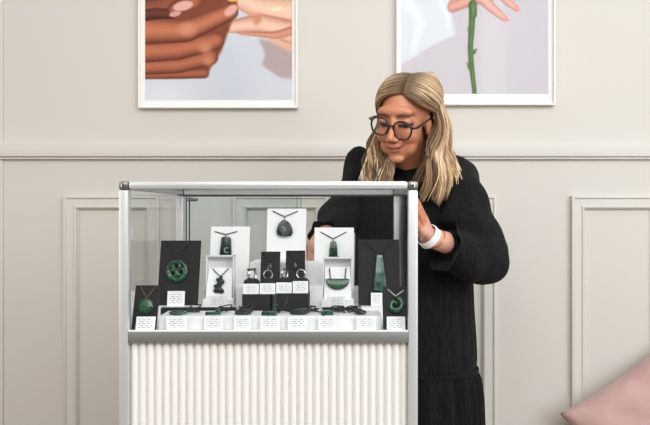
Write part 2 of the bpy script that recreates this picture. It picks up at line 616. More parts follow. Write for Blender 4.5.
rail_x('top_rail', YF, ZT - RH, ZT, X0 + PW, X1 - PW, 0.0065)
rail_x('top_rail', YB - PW, ZT - RH, ZT, X0 + PW, X1 - PW)
rail_y('top_rail', X0, ZT - RH, ZT)
rail_y('top_rail', X1 - PW, ZT - RH, ZT)
ZR0, ZR1 = P(0, 343, YF).z, P(0, 331, YF).z
rail_x('lower_rail', YF, ZR0, ZR1 - 0.0015, X0 + PW, X1 - PW, 0.001)
loc(MB().box(X0 + PW, X1 - PW, YF - 0.0005, YF + 0.004, ZR1 - 0.0015, ZR1 + 0.0015, 0.0005)).build('glazing_bead', SHELF, case)
rail_x('lower_rail', YB - PW, ZR0, Z0 - 0.004, X0 + PW, X1 - PW, 0.001)
rail_y('lower_rail', X0, ZR0, Z0 - 0.009, 0.001)
rail_y('lower_rail', X1 - PW, ZR0, Z0 - 0.009, 0.001)
# display floor, glass
loc(MB().box(X0 + 0.008, X1 - 0.008, YF + 0.008, YB - 0.004, Z0 - 0.008, Z0)).build('display_floor', SHELF, case)
GT = 0.004
loc(MB().box(X0 + PW, X1 - PW, YF + 0.008, YF + 0.008 + GT, Z0 - 0.002, ZT - 0.006)).build('front_glass', GLASS, case)
loc(MB().box(X0 + 0.008, X0 + 0.008 + GT, YF + PW, YB - PW, Z0 - 0.002, ZT - 0.006)).build('side_glass', GLASSS, case)
loc(MB().box(X1 - 0.008 - GT, X1 - 0.008, YF + PW, YB - PW, Z0 - 0.002, ZT - 0.006)).build('side_glass', GLASSS, case)
loc(MB().box(X0 + 0.012, X1 - 0.012, YF + 0.014, YB - 0.014, ZT - 0.009, ZT - 0.004)).build('top_glass', GLASS, case)
# two sliding doors at the back, the second slid open behind the first
xm = P(297, 0, 1.69).x
for y, xa, xb in ((YB - 0.017, X0 + 0.0275, xm), (YB - 0.0095, X0 + 0.034, xm + 0.010)):
    d = loc(MB().box(xa, xb, y, y + 0.004, Z0 + 0.002, ZT - 0.0212)).build('sliding_door', GLASSD, case)
    for xe, we in ((xa - 0.003, 0.003), (xb, 0.0012)):
        loc(MB().box(xe, xe + we, y, y + 0.004, Z0 + 0.002, ZT - 0.0212)).build('polished_edge', EDGE, d)
loc(MB().box(X0 + PW, X1 - PW, YB - 0.0185, YB - 0.004, ZT - 0.0205, ZT - RH - 0.0002)).build('door_track', LEATHER_T, case)
m = MB()
m.box(X0 + 0.030, X0 + 0.058, YB - 0.021, YB - 0.0175, ZT - 0.0335, ZT - 0.0235, 0.0015)
m.ball((X0 + 0.047, YB - 0.022, ZT - 0.0285), 0.0042)
loc(m).build('door_lock', ALUD, case, smooth=50)
# ribbed shutter and plain back and sides of the base
m = MB()
nf = 35
xa, xb = X0 + PW, X1 - PW
pitch = (xb - xa) / nf
prof_ = []
for i in range(nf):
    for q in range(7):
        t = q / 6
        prof_.append((xa + (i + 0.04 + 0.92 * t) * pitch, YF + 0.0155 - 0.0066 * math.sin(math.pi * t) ** 0.65))
prof_ = [(xa, YF + 0.0155)] + prof_ + [(xb, YF + 0.0155), (xb, YF + 0.018), (xa, YF + 0.018)]
m.loft([[Vector((x, y, z)) for x, y in prof_] for z in (0.06, ZR0)])
loc(m).build('ribbed_shutter', SHUT, case, smooth=40)
loc(MB().box(X0 + 0.006, X0 + 0.012, YF + PW, YB - PW, 0.06, ZR0)).build('side_panel', SHUT, case)
loc(MB().box(X1 - 0.012, X1 - 0.006, YF + PW, YB - PW, 0.06, ZR0)).build('side_panel', SHUT, case)
loc(MB().box(X0 + PW, X1 - PW, YB - 0.014, YB - 0.008, 0.06, ZR0)).build('back_panel', SHUT, case)
loc(MB().box(X0 + 0.004, X1 - 0.004, YF + 0.004, YB - 0.004, 0.045, 0.06)).build('base_board', SHUT, case)

# ------------------------------------------------------------------ what is in the case
GR = 'white riser blocks'


def riser(a, b, Yf, Yb, z1, label, z0=Z0, m=WHITEB, name='display_riser', cat='riser', group=GR):
    xa, xb = (a - CX) * Yf / FPX, (b - CX) * Yf / FPX
    o = MB().box(-(xb - xa) / 2, (xb - xa) / 2, 0, Yb - Yf, 0, z1 - z0, 0.0008).build(name, m)
    o.location = ((xa + xb) / 2, Yf, z0 + 0.0002)
    return tag(o, label, cat, group)


ZA = 1.0365
for a, b, l in ((158.5, 213, 'white front riser bar under the green drop pendant'),
                (213.6, 268, 'white front riser bar under the slim green bar and flat dark pendants'),
                (268.6, 323, 'white front riser bar under the green slab and dark leaf pendants'),
                (323.6, 381.5, 'white front riser bar under the small green block and dark knotted pendants')):
    riser(a, b, 1.300, 1.372, ZA, l)
ZB = 1.034
riser(156, 236, 1.435, 1.525, ZB, 'low white riser under the left large black card and white box')
riser(324, 400, 1.435, 1.525, ZB, 'low white riser under the right large black card and half moon box')
riser(160.5, 235, 1.387, 1.402, 1.040, 'thin black bar behind the front risers at the left', m=BLACKF, name='display_bar', cat='display bar', group='thin black bars')
riser(322.5, 358, 1.387, 1.402, 1.040, 'thin black bar under the half moon pendant box', m=BLACKF, name='display_bar', cat='display bar', group='thin black bars')
riser(242, 270, 1.386, 1.434, 1.0697, 'black foam block under the two left ring stands', m=BLACKF, name='display_block', cat='display block', group='black ring blocks')
riser(277, 308.5, 1.386, 1.434, 1.0715, 'black foam block under the two right ring stands', m=BLACKF, name='display_block', cat='display block', group='black ring blocks')
ZD = 1.079
riser(236.5, 323, 1.450, 1.529, ZD, 'middle height white riser behind the black ring blocks')
ZE = 1.129
riser(250, 304.5, 1.531, 1.640, ZE, 'tallest white riser under the white card with the triangular pendant')
riser(305, 325.5, 1.531, 1.569, 1.130, 'narrow upright white riser between the triangular pendant card and the notched pendant card')
ZF = 1.064
riser(204, 249.5, 1.531, 1.64, ZF, 'white riser under the tall white card with rectangular pendant')
ZG = 1.060
riser(327, 362, 1.531, 1.64, ZG, 'white riser under the tall white card with notched pendant')


def lean_obj(name, m, px, Y, z, w, h, t, lean, label, cat, group, yaw=0.0, bev=0.0006):
    o = MB().box(-w / 2, w / 2, 0, t, 0, h, bev).build(name, m)
    o.location = ((px - CX) * Y / FPX, Y, z + 0.0006 + t * math.sin(lean))
    o.rotation_euler = (-lean, 0, yaw)
    return tag(o, label, cat, group)


def sized(px0, px1, py0, py1, Y, lean):
    s = FPX / Y
    return (px1 - px0) / s, (py1 - py0) / s / math.cos(lean)


LK = 'printed label cards'


def label(px, Y, z, w, h, lean, desc, yaw=0.0):
    o = lean_obj('label_card', LABEL, px, Y, z, w, h, 0.0008, lean, desc, 'label', LK, yaw, 0)
    return o


CG = 'pendant display cards'
L1 = R(13)


class Card:
    """a leaning backing card; pendants are laid out in its own x (across) and z (up) metres"""
    def __init__(s, m, pxc, wpx, ytop, Y, z, lean, desc, yaw=0.0, t=0.003):
        sc = FPX / Y
        w = wpx / sc
        # height so that the tilted top edge reaches ytop
        h = 0.05
        for _ in range(30):
            Yt = Y + h * math.sin(lean)
            h += (EYE - (ytop - CY) * Yt / FPX - z - h * math.cos(lean)) * 0.8
        s.w, s.h = w, h
        s.o = lean_obj('display_card', m, pxc, Y, z, w, h, t, lean, desc, 'display card', CG, yaw)
        s.loc, s.rot = s.o.location.copy(), s.o.rotation_euler.copy()

    def pendant(s, desc, px=None, py=None):
        s.p = thing('pendant_necklace', desc, 'pendant', s.loc, s.rot, 'greenstone pendants')
        return s.p

    def loc_of(s, px, py, off=0.0):
        """card coordinates of the point of its face seen at that pixel"""
        M = Matrix.Translation(s.loc) @ s.rot.to_matrix().to_4x4()
        Mi = M.inverted()
        o = Mi @ Vector((0, 0, EYE)); d = (Mi @ P(px, py, 1.0)) - o
        t = (-off - o.y) / d.y
        q = o + d * t
        return q.x, q.z


def cord(parent, pts, r=0.0011, m=CORD):
    return MB().tube(pts, r, 6).build('cord', m, parent, smooth=180)


def blob(pts2, y0, y1, bev):
    return MB().prism(pts2, y0, y1, bev)


def smooth_poly(pts, n=6):
    out = []
    N = len(pts)
    for i in range(N):
        p0, p1, p2, p3 = [Vector(pts[(i + j) % N] + (0,)) for j in (-1, 0, 1, 2)]
        for q in range(n):
            t = q / n
            v = 0.5 * (2 * p1 + (p2 - p0) * t + (2 * p0 - 5 * p1 + 4 * p2 - p3) * t * t + (3 * p1 - p0 - 3 * p2 + p3) * t ** 3)
            out.append((v.x, v.y))
    return out


# big black card with the round carved pendant
c = Card(BLACKC, 177.2, 41, 241, 1.464, ZB, L1, 'large black card carrying the round openwork pendant')
p = c.pendant('round openwork greenstone pendant on the large black card')
x, z = c.loc_of(177.5, 271)
m = MB()
m.torus((x, -0.005, z), 0.0212, 0.0054, 36, 10, flat=0.8)
for a in (100, 220, 340):
    m.torus((x + 0.0105 * math.cos(R(a)), -0.005, z + 0.0105 * math.sin(R(a))), 0.0082, 0.0044, 24, 8, flat=0.8)
m.ball((x, -0.005, z), 0.004)
m.build('stone', JADE, p, smooth=180)
cord(p, [(x - 0.03, -0.0015, c.h - 0.003), (x - 0.012, -0.003, c.h - 0.02), (x - 0.002, -0.0045, z + 0.026), (x, -0.005, z + 0.0235)])
cord(p, [(x + 0.03, -0.0015, c.h - 0.003), (x + 0.012, -0.003, c.h - 0.02), (x + 0.002, -0.0045, z + 0.026), (x, -0.005, z + 0.0235)])
label(175.6, 1.453, ZB, 0.040, 0.0345, R(10), 'label card below the round openwork pendant')

# big black card with the long blade pendant
c = Card(BLACKC, 379.3, 42, 240, 1.464, ZB, L1, 'large black card carrying the long tapered pendant')
p = c.pendant('long tapered blue-green blade pendant on the large black card')
q = [c.loc_of(*v) for v in ((376.2, 257), (382.5, 257), (387, 290.5), (380, 292), (373.5, 290))]
blob(q, -0.0085, -0.0006, 0.0022).build('stone', JADEL, p, smooth=40)
x, z = c.loc_of(379.4, 257)
MB().box(x - 0.0065, x + 0.0065, -0.0095, -0.0004, z - 0.004, z + 0.003, 0.0015).build('binding', mat('grey cord binding', srgb(150, 160, 156), 0.5), p)
for s in (-1, 1):
    cord(p, [(x, -0.006, z + 0.002), (x + s * 0.004, -0.004, z + 0.008), (x + s * 0.032, -0.002, c.h - 0.004)], 0.0013)
label(376.7, 1.453, ZB, 0.026, 0.0305, R(10), 'label card below the long tapered pendant')

# front corner cards
LF = R(18)
c = Card(BLACKC, 143.5, 25, 286, 1.284, Z0, LF, 'small black card in the front corner with a round pendant')
p = c.pendant('small round greenstone pendant on brown cord, front corner card')
x, z = c.loc_of(146.3, 306.5)
MB().ell((x, -0.0035, z), (0.0155, 0.0032, 0.0155), 28).build('stone', JADE, p, smooth=180)
m = MB()
m.tube([(x - 0.001, -0.0068, z - 0.012), (x, -0.0072, z), (x + 0.001, -0.0068, z + 0.012)], 0.0008, 6)
for s in (-1, 1):
    for dz in (-0.004, 0.002, 0.007):
        m.tube([(x, -0.0073, z + dz - 0.004), (x + s * 0.007, -0.0066, z + dz + 0.001)], 0.0007, 5)
m.build('carved_branch', JADEC, p, smooth=180)
for s in (-1, 1):
    cord(p, [(x + 0.001 * s, -0.003, z + 0.014), (x + s * 0.003, -0.002, z + 0.022), (x + s * 0.015, -0.0015, c.h - 0.004)], 0.0009, CORDG)
label(144.8, 1.279, Z0, 0.039, 0.0285, LF, 'label card in the left front corner before the small round pendant')

c = Card(BLACKC, 395.8, 25.5, 287, 1.284, Z0, LF, 'small black card in the front corner with a twisted pendant')
p = c.pendant('twisted hook greenstone pendant on silver cord, front corner card')
m = MB()
pts = [c.loc_of(*v) for v in ((396, 297), (400, 300), (402.2, 304), (400.5, 309), (396, 311), (391.5, 309.5), (390.3, 305.5), (393, 302), (396.5, 303.5), (396.5, 306.5))]
m.tube([(a, -0.005 - 0.001 * (i % 2), b) for i, (a, b) in enumerate(pts)], [0.004, 0.0055, 0.006, 0.0062, 0.006, 0.0055, 0.005, 0.0045, 0.0035, 0.002], 10)
m.build('stone', JADE, p, smooth=180)
x, z = c.loc_of(395.6, 297)
for s in (-1, 1):
    xe, ze = c.loc_of(395.6 + s * 8.0, 289.5 if s < 0 else 290.5)
    cord(p, [(x, -0.004, z), (x + s * 0.002, -0.003, z + 0.003), (xe, -0.0018, ze)], 0.0013, CORDS)
label(396.2, 1.279, Z0, 0.0375, 0.0285, LF, 'label card before the twisted pendant in the right front corner')

# tall white cards
c = Card(WHITEC, 228.5, 39.5, 227, 1.575, ZF, R(10), 'tall white card with rectangular dark pendant, left of the three')
p = c.pendant('dark rectangular greenstone pendant on tall white card')
q = [c.loc_of(*v) for v in ((221.6, 239), (223, 237), (230, 237), (231.4, 239), (231.8, 255.5), (230, 257), (221.4, 257), (220, 255.5))]
blob(q, -0.007, -0.0006, 0.002).build('stone', JADED, p, smooth=40)
x, z = c.loc_of(227.5, 250.5)
m = MB()
m.tube([(x + 0.0068 * math.cos(R(a)), -0.0072, z + 0.006 * math.sin(R(a))) for a in range(60, 320, 20)], 0.0012, 6)
m.build('carved_curl', PALEJ, p, smooth=180)
for s in (-1, 1):
    x, z = c.loc_of(226, 237); xe, ze = c.loc_of(226 + s * 11.5, 231.5)
    cord(p, [(x, -0.003, z - 0.002), (x, -0.003, z + 0.006), (xe, -0.0012, ze)], 0.0013)

c = Card(WHITEC, 286, 39.5, 209, 1.605, ZE, R(10), 'white card holding the rounded triangular pendant, topmost in the case')
p = c.pendant('rounded triangular greenstone pendant high on the white card')
q = smooth_poly([c.loc_of(*v) for v in ((284.5, 220.5), (289.5, 223), (292.8, 230), (291.5, 235.5), (284.5, 236.8), (278, 235), (277, 230.5), (280, 223))])
blob(q, -0.009, -0.0006, 0.003).build('stone', JADED, p, smooth=60)
m = MB()
q = [c.loc_of(*v) for v in ((282, 227), (284.6, 228.5), (286.4, 230.5), (284.6, 231.6), (283.4, 229.6))]
m.tube([(a, -0.0092, b) for a, b in q], 0.0012, 6)
m.build('carved_spiral', PALEJ, p, smooth=180)
for s in (-1, 1):
    x, z = c.loc_of(284.7, 221); xe, ze = c.loc_of(285.3 + s * 12.5, 211.3)
    cord(p, [(x, -0.004, z), (x, -0.003, z + 0.011), (xe, -0.0012, ze)], 0.0012)

c = Card(WHITEC, 334, 40, 228, 1.575, ZG, R(10), 'tall white card with the notched two-part pendant, by the woman')
p = c.pendant('notched rectangular greenstone pendant on tall white card by the woman')
q = [c.loc_of(*v) for v in ((330.6, 242), (336, 241.6), (337, 246), (337.8, 256.6), (329, 257), (329.6, 248), (330.8, 247))]
blob(q, -0.007, -0.0006, 0.0018).build('stone', JADE, p, smooth=40)
for s in (-1, 1):
    x, z = c.loc_of(333.2, 242); xe, ze = c.loc_of(333.5 + s * 13, 232.0)
    cord(p, [(x, -0.003, z - 0.002), (x, -0.003, z + 0.008), (xe, -0.0012, ze)], 0.0012)


# open white boxes with a tilted pad
def open_box(px, wpx, ytop, Y, z, ypad, desc, kind):
    s = FPX / Y
    w = wpx / s
    h = (CY - ytop) / s + EYE - z
    t = thing('jewellery_box', desc, 'jewellery box', ((px - CX) / s, Y, z + 0.0004), (0, 0, 0), 'open white jewellery boxes')
    e, D = 0.0022, 0.045
    m = MB()
    m.box(-w / 2, -w / 2 + e, 0.020, D, 0, h, 0.0005); m.box(w / 2 - e, w / 2, 0.020, D, 0, h, 0.0005)
    m.box(-w / 2, w / 2, D - e, D, 0, h, 0.0005)
    m.box(-w / 2, w / 2, 0.020, D, h - e, h, 0.0005)
    m.build('box_shell', WHITEC, t)
    hp = (CY - ypad) / s + EYE - z + 0.004
    m = MB()
    wp = w * 0.93
    m.loft([[Vector((-wp / 2 + 0.0 * 1, 0.006, 0.018)), Vector((wp / 2, 0.006, 0.018)), Vector((wp / 2, 0.009, 0.018)), Vector((-wp / 2, 0.009, 0.018))],
            [Vector((-wp / 2 * 0.93, 0.030, hp)), Vector((wp / 2 * 0.93, 0.030, hp)), Vector((wp / 2 * 0.93, 0.033, hp)), Vector((-wp / 2 * 0.93, 0.033, hp))]])
    m.build('pendant_pad', WHITEC, t)
    m = MB()
    m.box(-w / 2 - 0.003, w / 2 + 0.003, 0.0, 0.020, 0, 0.018, 0.001)
    m.build('box_tray', WHITEC, t)
    p = thing('pendant_necklace', kind[0], 'pendant', t.location, (0, 0, 0), 'greenstone pendants')

    def face(ax, az, off=0.004):     # fraction across, height above tray along the pad
        f = az / (hp - 0.018)
        return Vector((ax * wp / 2, 0.006 + 0.024 * f - off, 0.018 + az))
    hh = hp - 0.018
    if kind[1] == 'figure':
        m = MB()
        for ax, fz, r in ((0.02, 0.30, 0.0075), (0.22, 0.26, 0.006), (-0.22, 0.28, 0.006), (0.0, 0.46, 0.007), (0.2, 0.56, 0.0062), (-0.14, 0.62, 0.0045), (0.1, 0.7, 0.0045), (-0.3, 0.42, 0.004)):
            m.ball(face(ax, fz * hh), r)
        m.build('stone', JADED, p, fuse=(0.0012, 2, 0.5))
        for s in (-1, 1):
            cord(p, [face(0.05, 0.72 * hh), face(0.05 + s * 0.1, 0.76 * hh), face(s * 0.62, 0.98 * hh, 0.0015)], 0.0011)
    else:
        pts = []
        for i in range(15):
            a = math.pi + math.pi * i / 14
            pts.append((0.0275 * math.cos(a), 0.024 * math.sin(a)))
        pts.append((0.02, 0.0015)); pts.append((0.0, 0.0004)); pts.append((-0.02, 0.0015))
        mm = MB().prism(pts, -0.003, 0.003, 0.0014)
        ang = math.atan2(0.024, hh)
        bmesh.ops.rotate(mm.bm, verts=mm.bm.verts, cent=(0, 0, 0), matrix=Matrix.Rotation(-ang, 3, 'X'))
        cpos = face(0.0, 0.62 * hh)
        bmesh.ops.translate(mm.bm, verts=mm.bm.verts, vec=cpos)
        mm.build('stone', JADE, p, smooth=40)
        for s in (-1, 1):
            cord(p, [face(s * 0.52, 0.55 * hh, 0.006), face(s * 0.54, 0.66 * hh, 0.004), face(s * 0.62, 0.97 * hh, 0.0015)], 0.0012)
    return t


open_box(218, 28, 256.5, 1.437, ZB, 271, 'open white jewellery box holding the dark figure pendant', ('knobbly dark figure shaped greenstone pendant in open white box', 'figure'))
label(217.2, 1.4355, ZB, 0.042, 0.0275, R(4), 'label card before the box with the figure pendant')
open_box(337.5, 29.5, 258.5, 1.437, ZB, 270, 'open white jewellery box holding the half moon pendant', ('half moon green pendant in open white box', 'moon'))
label(336.6, 1.4355, ZB, 0.0395, 0.0250, R(4), 'label card before the box with the half moon pendant')

# two small dark plaques with dark pendants
for px, yt, w, d1, d2 in ((269.8, 252, 19.5, 'small dark plaque under the triangular pendant, beside the tall white card', 'black cord necklace with dark drop on the first small plaque'),
                          (295, 251, 19.5, 'small dark plaque nearer the woman, behind the last two rings', 'black cord necklace with dark drop on the plaque nearer the woman')):
    c = Card(BLACKC, px, w, yt, 1.478, ZD, R(12), d1)
    p = c.pendant(d2)
    x, z = 0.0, c.h * 0.52
    blob(smooth_poly([(x - 0.004, z), (x, z + 0.012), (x + 0.004, z), (x, z - 0.008)]), -0.005, -0.0006, 0.001).build('stone', JADED, p, smooth=50)
    for s in (-1, 1):
        cord(p, [(x, -0.003, z + 0.01), (x + s * 0.002, -0.002, z + 0.014), (x + s * 0.017, -0.0012, c.h - 0.004)], 0.0009)

# ring stands, rings and their labels on the black blocks
RT = [(251.5, 1.0697, 'clear', 'farthest left of the four'), (268, 1.0697, 'tall', 'second from the left'),
      (284.5, 1.0715, 'split', 'third from the left'), (301, 1.0715, 'loop', 'nearest the tall white card by the woman')]
for i, (px, z, kind, w) in enumerate(RT):
    Y = 1.413
    xx = (px - CX) * Y / FPX
    o = MB()
    n = 20
    rings = []
    for r, h in ((0.0185, 0), (0.0188, 0.020), (0.0178, 0.0265), (0.0125, 0.0310), (0.004, 0.0328)):
        rings.append([Vector((r * math.cos(2 * math.pi * q / n), r * 0.85 * math.sin(2 * math.pi * q / n), h)) for q in range(n)])
    o.loft(rings)
    o = o.build('ring_stand', BLACKF, smooth=50)
    o.location = (xx, Y + 0.003, z + 0.0004)
    tag(o, 'black domed ring stand on the foam block, ' + w, 'ring stand', 'black ring stands')
    t = thing('finger_ring', {'clear': 'wide silver ring with flat green top on a ring stand', 'tall': 'round silver ring with a raised peak on a ring stand',
                              'split': 'silver ring with small green stone, turned aside on a ring stand', 'loop': 'plain round silver hoop ring nearest the woman'}[kind],
              'ring', (xx, Y + 0.003, z + 0.0312), (0, 0, R({'clear': 50, 'tall': 12, 'split': 52, 'loop': -8}[kind])), 'silver rings')
    rr = 0.0098 if kind != 'clear' else 0.0105
    m = MB()
    if kind == 'clear':
        m.torus((0, 0, rr), rr, 0.0022, 30, 8, flat=2.0)
    else:
        m.torus((0, 0, rr), rr, 0.0014, 30, 8, flat=1.4)
        if kind == 'tall':
            m.loft([[Vector((a * 0.0025, b * 0.002, 2 * rr - 0.001)) for a, b in ((-1, -1), (1, -1), (1, 1), (-1, 1))],
                    [Vector((a * 0.0008, b * 0.0008, 2 * rr + 0.010)) for a, b in ((-1, -1), (1, -1), (1, 1), (-1, 1))]])
    m.build('band', SILVER, t, smooth=60)
    if kind == 'clear':
        MB().box(-0.011, 0.011, -0.004, 0.004, 2 * rr - 0.001, 2 * rr + 0.003, 0.001).build('stone', JADE, t)
    if kind == 'split':
        MB().ell((0, 0, 2 * rr + 0.001), (0.005, 0.003, 0.003)).build('stone', JADE, t, smooth=180)
    s = FPX / 1.392
    label(px - 0.6, 1.392, z, 0.0345 if i != 3 else 0.034, (0.0225, 0.0235, 0.0235, 0.0265)[i], R(6),
          ('label card below the wide silver ring with flat green top', 'label card below the round silver ring with a raised peak',
           'label card below the silver ring turned aside', 'label card below the plain silver hoop ring')[i])

# pendants lying along the front riser, each with a coil of black cord, and labels leaning on the riser
FP = [(176.5, 313.2, 'drop', 190, 310.5), (213, 313, 'bar', 221, 309.5), (243, 313.5, 'flat', 244, 310), (270, 313.2, 'slab', 281, 309),
      (299.5, 313, 'leaf', 311, 309), (327, 313.2, 'block', 339, 310), (361, 313.5, 'knot', 354, 311)]
FD = ['green drop pendant lying on the front riser nearest the left corner card', 'slim green bar pendant lying on the riser below the figure pendant box',
      'flat dark pendant with coiled cord lying below the first ring', 'bright green slab pendant with upright black cord, below the second ring',
      'dark leaf pendant with trailing cord lying below the last ring', 'small green block pendant lying below the half moon box',
      'dark knotted pendant lying on the front riser nearest the twisted pendant card']
LD = ['label card leaning on the front riser below the green drop pendant', 'label card leaning on the riser below the slim green bar pendant',
      'label card leaning on the riser below the flat dark pendant', 'label card leaning on the riser below the bright green slab pendant',
      'label card leaning on the riser below the dark leaf pendant', 'label card leaning on the riser below the small green block pendant',
      'label card leaning on the riser below the dark knotted pendant']
LX = [(176.5, 21), (213.5, 19), (242.5, 17.5), (270, 19.5), (297.5, 19.5), (327.5, 18.5), (366.2, 19.5)]
for i, (px, py, kind, cx_, cy_) in enumerate(FP):
    Y = 1.318
    xx = (px - CX) * Y / FPX
    t = thing('pendant_necklace', FD[i], 'pendant', (xx, Y, ZA + 0.0006), (0, 0, 0), 'pendants along the front riser')
    cxl = (cx_ - px) * 1.345 / FPX
    m = MB()
    if kind == 'drop':
        m.ell((0, 0, 0.004), (0.018, 0.011, 0.004), 24, M=Matrix.Rotation(R(-25), 3, 'Z')); m.ell((0.013, 0.006, 0.005), (0.009, 0.005, 0.004), 16)
    elif kind == 'bar':
        m.box(-0.016, 0.016, -0.006, 0.006, 0, 0.0065, 0.002, M=Matrix.Rotation(R(14), 3, 'Z')); m.ell((0.010, 0.008, 0.007), (0.006, 0.006, 0.006), 14)
    elif kind == 'flat':
        m.prism(smooth_poly([(-0.017, 0.0), (-0.012, 0.009), (0.012, 0.010), (0.017, 0.002), (0.010, -0.004), (-0.012, -0.005)]), -0.003, 0.003, 0.001)
        bmesh.ops.rotate(m.bm, verts=m.bm.verts, cent=(0, 0, 0), matrix=Matrix.Rotation(R(-72), 3, 'X')); bmesh.ops.translate(m.bm, verts=m.bm.verts, vec=(0, 0, 0.0045))
    elif kind == 'slab':
        m.box(-0.0155, 0.0155, -0.013, 0.013, 0, 0.0075, 0.0015, M=Matrix.Rotation(R(-6), 3, 'Z'))
    elif kind == 'leaf':
        m.prism(smooth_poly([(-0.02, -0.002), (-0.004, 0.006), (0.016, 0.009), (0.02, 0.004), (0.006, -0.005)]), -0.004, 0.004, 0.0015)
        bmesh.ops.rotate(m.bm, verts=m.bm.verts, cent=(0, 0, 0), matrix=Matrix.Rotation(R(-65), 3, 'X')); bmesh.ops.translate(m.bm, verts=m.bm.verts, vec=(0, 0, 0.0055))
    elif kind == 'block':
        m.box(-0.013, 0.013, -0.008, 0.008, 0, 0.0085, 0.002, M=Matrix.Rotation(R(8), 3, 'Z'))
    else:
        m.ell((0, 0, 0.005), (0.012, 0.008, 0.005), 20); m.ell((-0.008, 0.004, 0.006), (0.007, 0.006, 0.006), 14)
    m.build('stone', JADE if kind in ('slab', 'block', 'drop', 'bar') else JADED, t, smooth=50)
    pts = []
    r0 = random.Random(i + 3)
    for q in range(44):                      # coil of cord
        a = q / 43 * 2 * math.pi * 3.2 + i
        rad = 0.008 + 0.004 * math.sin(a * 0.7 + i)
        pts.append((cxl + rad * 1.5 * math.cos(a), 0.027 + rad * 0.8 * math.sin(a), 0.002 + 0.012 * (q / 43) + 0.0025 * math.sin(a * 1.7)))
    pts = [(0.006, 0.004, 0.006), (cxl * 0.5, 0.014, 0.004)] + pts
    MB().tube(pts, 0.0014, 6).build('cord', CORD, t, smooth=180)
    if kind in ('slab', 'flat'):
        MB().tube([(cxl * 0.3, 0.02, 0.002), (cxl + 0.005, 0.022, 0.014), (cxl + 0.012, 0.025, 0.036)] if kind == 'slab' else
                  [(-0.012, 0.02, 0.002), (0.002, 0.022, 0.012), (0.012, 0.026, 0.018), (0.010, 0.028, 0.008)], 0.0024, 6).build('cord', CORD, t, smooth=180)
    lx, lw = LX[i]
    label(lx, 1.2885, Z0, lw * 1.29 / FPX, 0.0265, R(8), LD[i])

# ------------------------------------------------------------------ the woman
YAW, PITCH, ROLL = R(-26), R(20), R(6)
HR = (Matrix.Rotation(YAW, 3, 'Z') @ Matrix.Rotation(PITCH, 3, 'X') @ Matrix.Rotation(ROLL, 3, 'Y'))
LOBE = Vector((0.071, 0.006, -0.042))
HO = P(429.5, 134.5, 1.735) - HR @ LOBE


def H(x, y, z):
    return HO + HR @ Vector((x, y, z))


HM = Matrix.Translation(HO) @ HR.to_4x4()
BX, BY = 0.188, 1.90
TA = R(22)
TL = Vector((math.cos(TA), -math.sin(TA), 0))
TF = Vector((-math.sin(TA), -math.cos(TA), 0))


def T(l, f, z):
    return Vector((BX, BY, 0)) + TL * l + TF * f + Vector((0, 0, z))


woman = thing('person', 'woman in black puff-sleeved dress and glasses, reaching into the glass case', 'person', (BX, BY, 0))
WO = Vector(woman.location)
m = MB()
hd = HR


def he(c, r, seg=24):
    m.ell(H(*c), r, seg, M=hd)


he((0.004, 0.014, 0.032), (0.067, 0.090, 0.078), 40)
he((0.001, -0.030, -0.015), (0.058, 0.056, 0.080), 36)
he((0.001, -0.036, -0.063), (0.047, 0.047, 0.042), 30)
he((0.001, -0.067, -0.093), (0.022, 0.018, 0.014))
he((0.033, -0.059, -0.030), (0.027, 0.024, 0.024)); he((-0.031, -0.059, -0.030), (0.027, 0.024, 0.024))
he((0, -0.068, 0.034), (0.050, 0.020, 0.020))
for s in (-1, 1):
    he((s * 0.031, -0.070, 0.008), (0.017, 0.0135, 0.012))      # eyelids, lowered
    he((s * 0.025, -0.073, 0.026), (0.020, 0.010, 0.007))       # brow
    he((s * 0.0105, -0.097, -0.035), (0.0085, 0.010, 0.007))    # nostril wings
    he((s * 0.067, 0.010, -0.014), (0.010, 0.017, 0.027)); he((s * 0.070, 0.006, -0.038), (0.008, 0.008, 0.009))
    he((s * 0.030, -0.056, -0.060), (0.020, 0.018, 0.026))      # smile cheek
m.chain([(0, -0.083, 0.016), (0, -0.095, -0.010), (0, -0.1085, -0.029)], [0.0085, 0.0078, 0.0094], M=HM)
he((0, -0.088, -0.052), (0.022, 0.010, 0.008))
he((0, -0.0885, -0.0575), (0.0215, 0.009, 0.0034)); he((0, -0.0868, -0.066), (0.017, 0.009, 0.0044))
# neck and trunk
m.chain([H(0, 0.020, -0.05), T(0, 0.03, 1.375), T(0, 0.0, 1.33)], [0.052, 0.054, 0.07], 0.25, 18)
m.chain([T(-0.130, 0.01, 1.348), T(0, 0.01, 1.355), T(0.130, 0.015, 1.345)], [0.040, 0.055, 0.040], 0.25)
for z, a, b in ((1.30, 0.15, 0.085), (1.22, 0.145, 0.09), (1.14, 0.135, 0.085), (1.06, 0.125, 0.08), (0.98, 0.14, 0.09), (0.90, 0.16, 0.10)):
    m.ell(T(0, 0, z), (a, b, 0.08), 24, M=Matrix.Rotation(-TA, 3, 'Z'))
for s in (-1, 1):
    m.chain([T(s * 0.085, 0, 0.88), T(s * 0.085, 0.01, 0.47), T(s * 0.08, -0.01, 0.30), T(s * 0.08, -0.015, 0.09)], [0.082, 0.056, 0.05, 0.033], 0.35)
    m.chain([T(s * 0.08, -0.03, 0.05), T(s * 0.085, 0.06, 0.045), T(s * 0.09, 0.13, 0.030)], [0.036, 0.036, 0.026], 0.35)
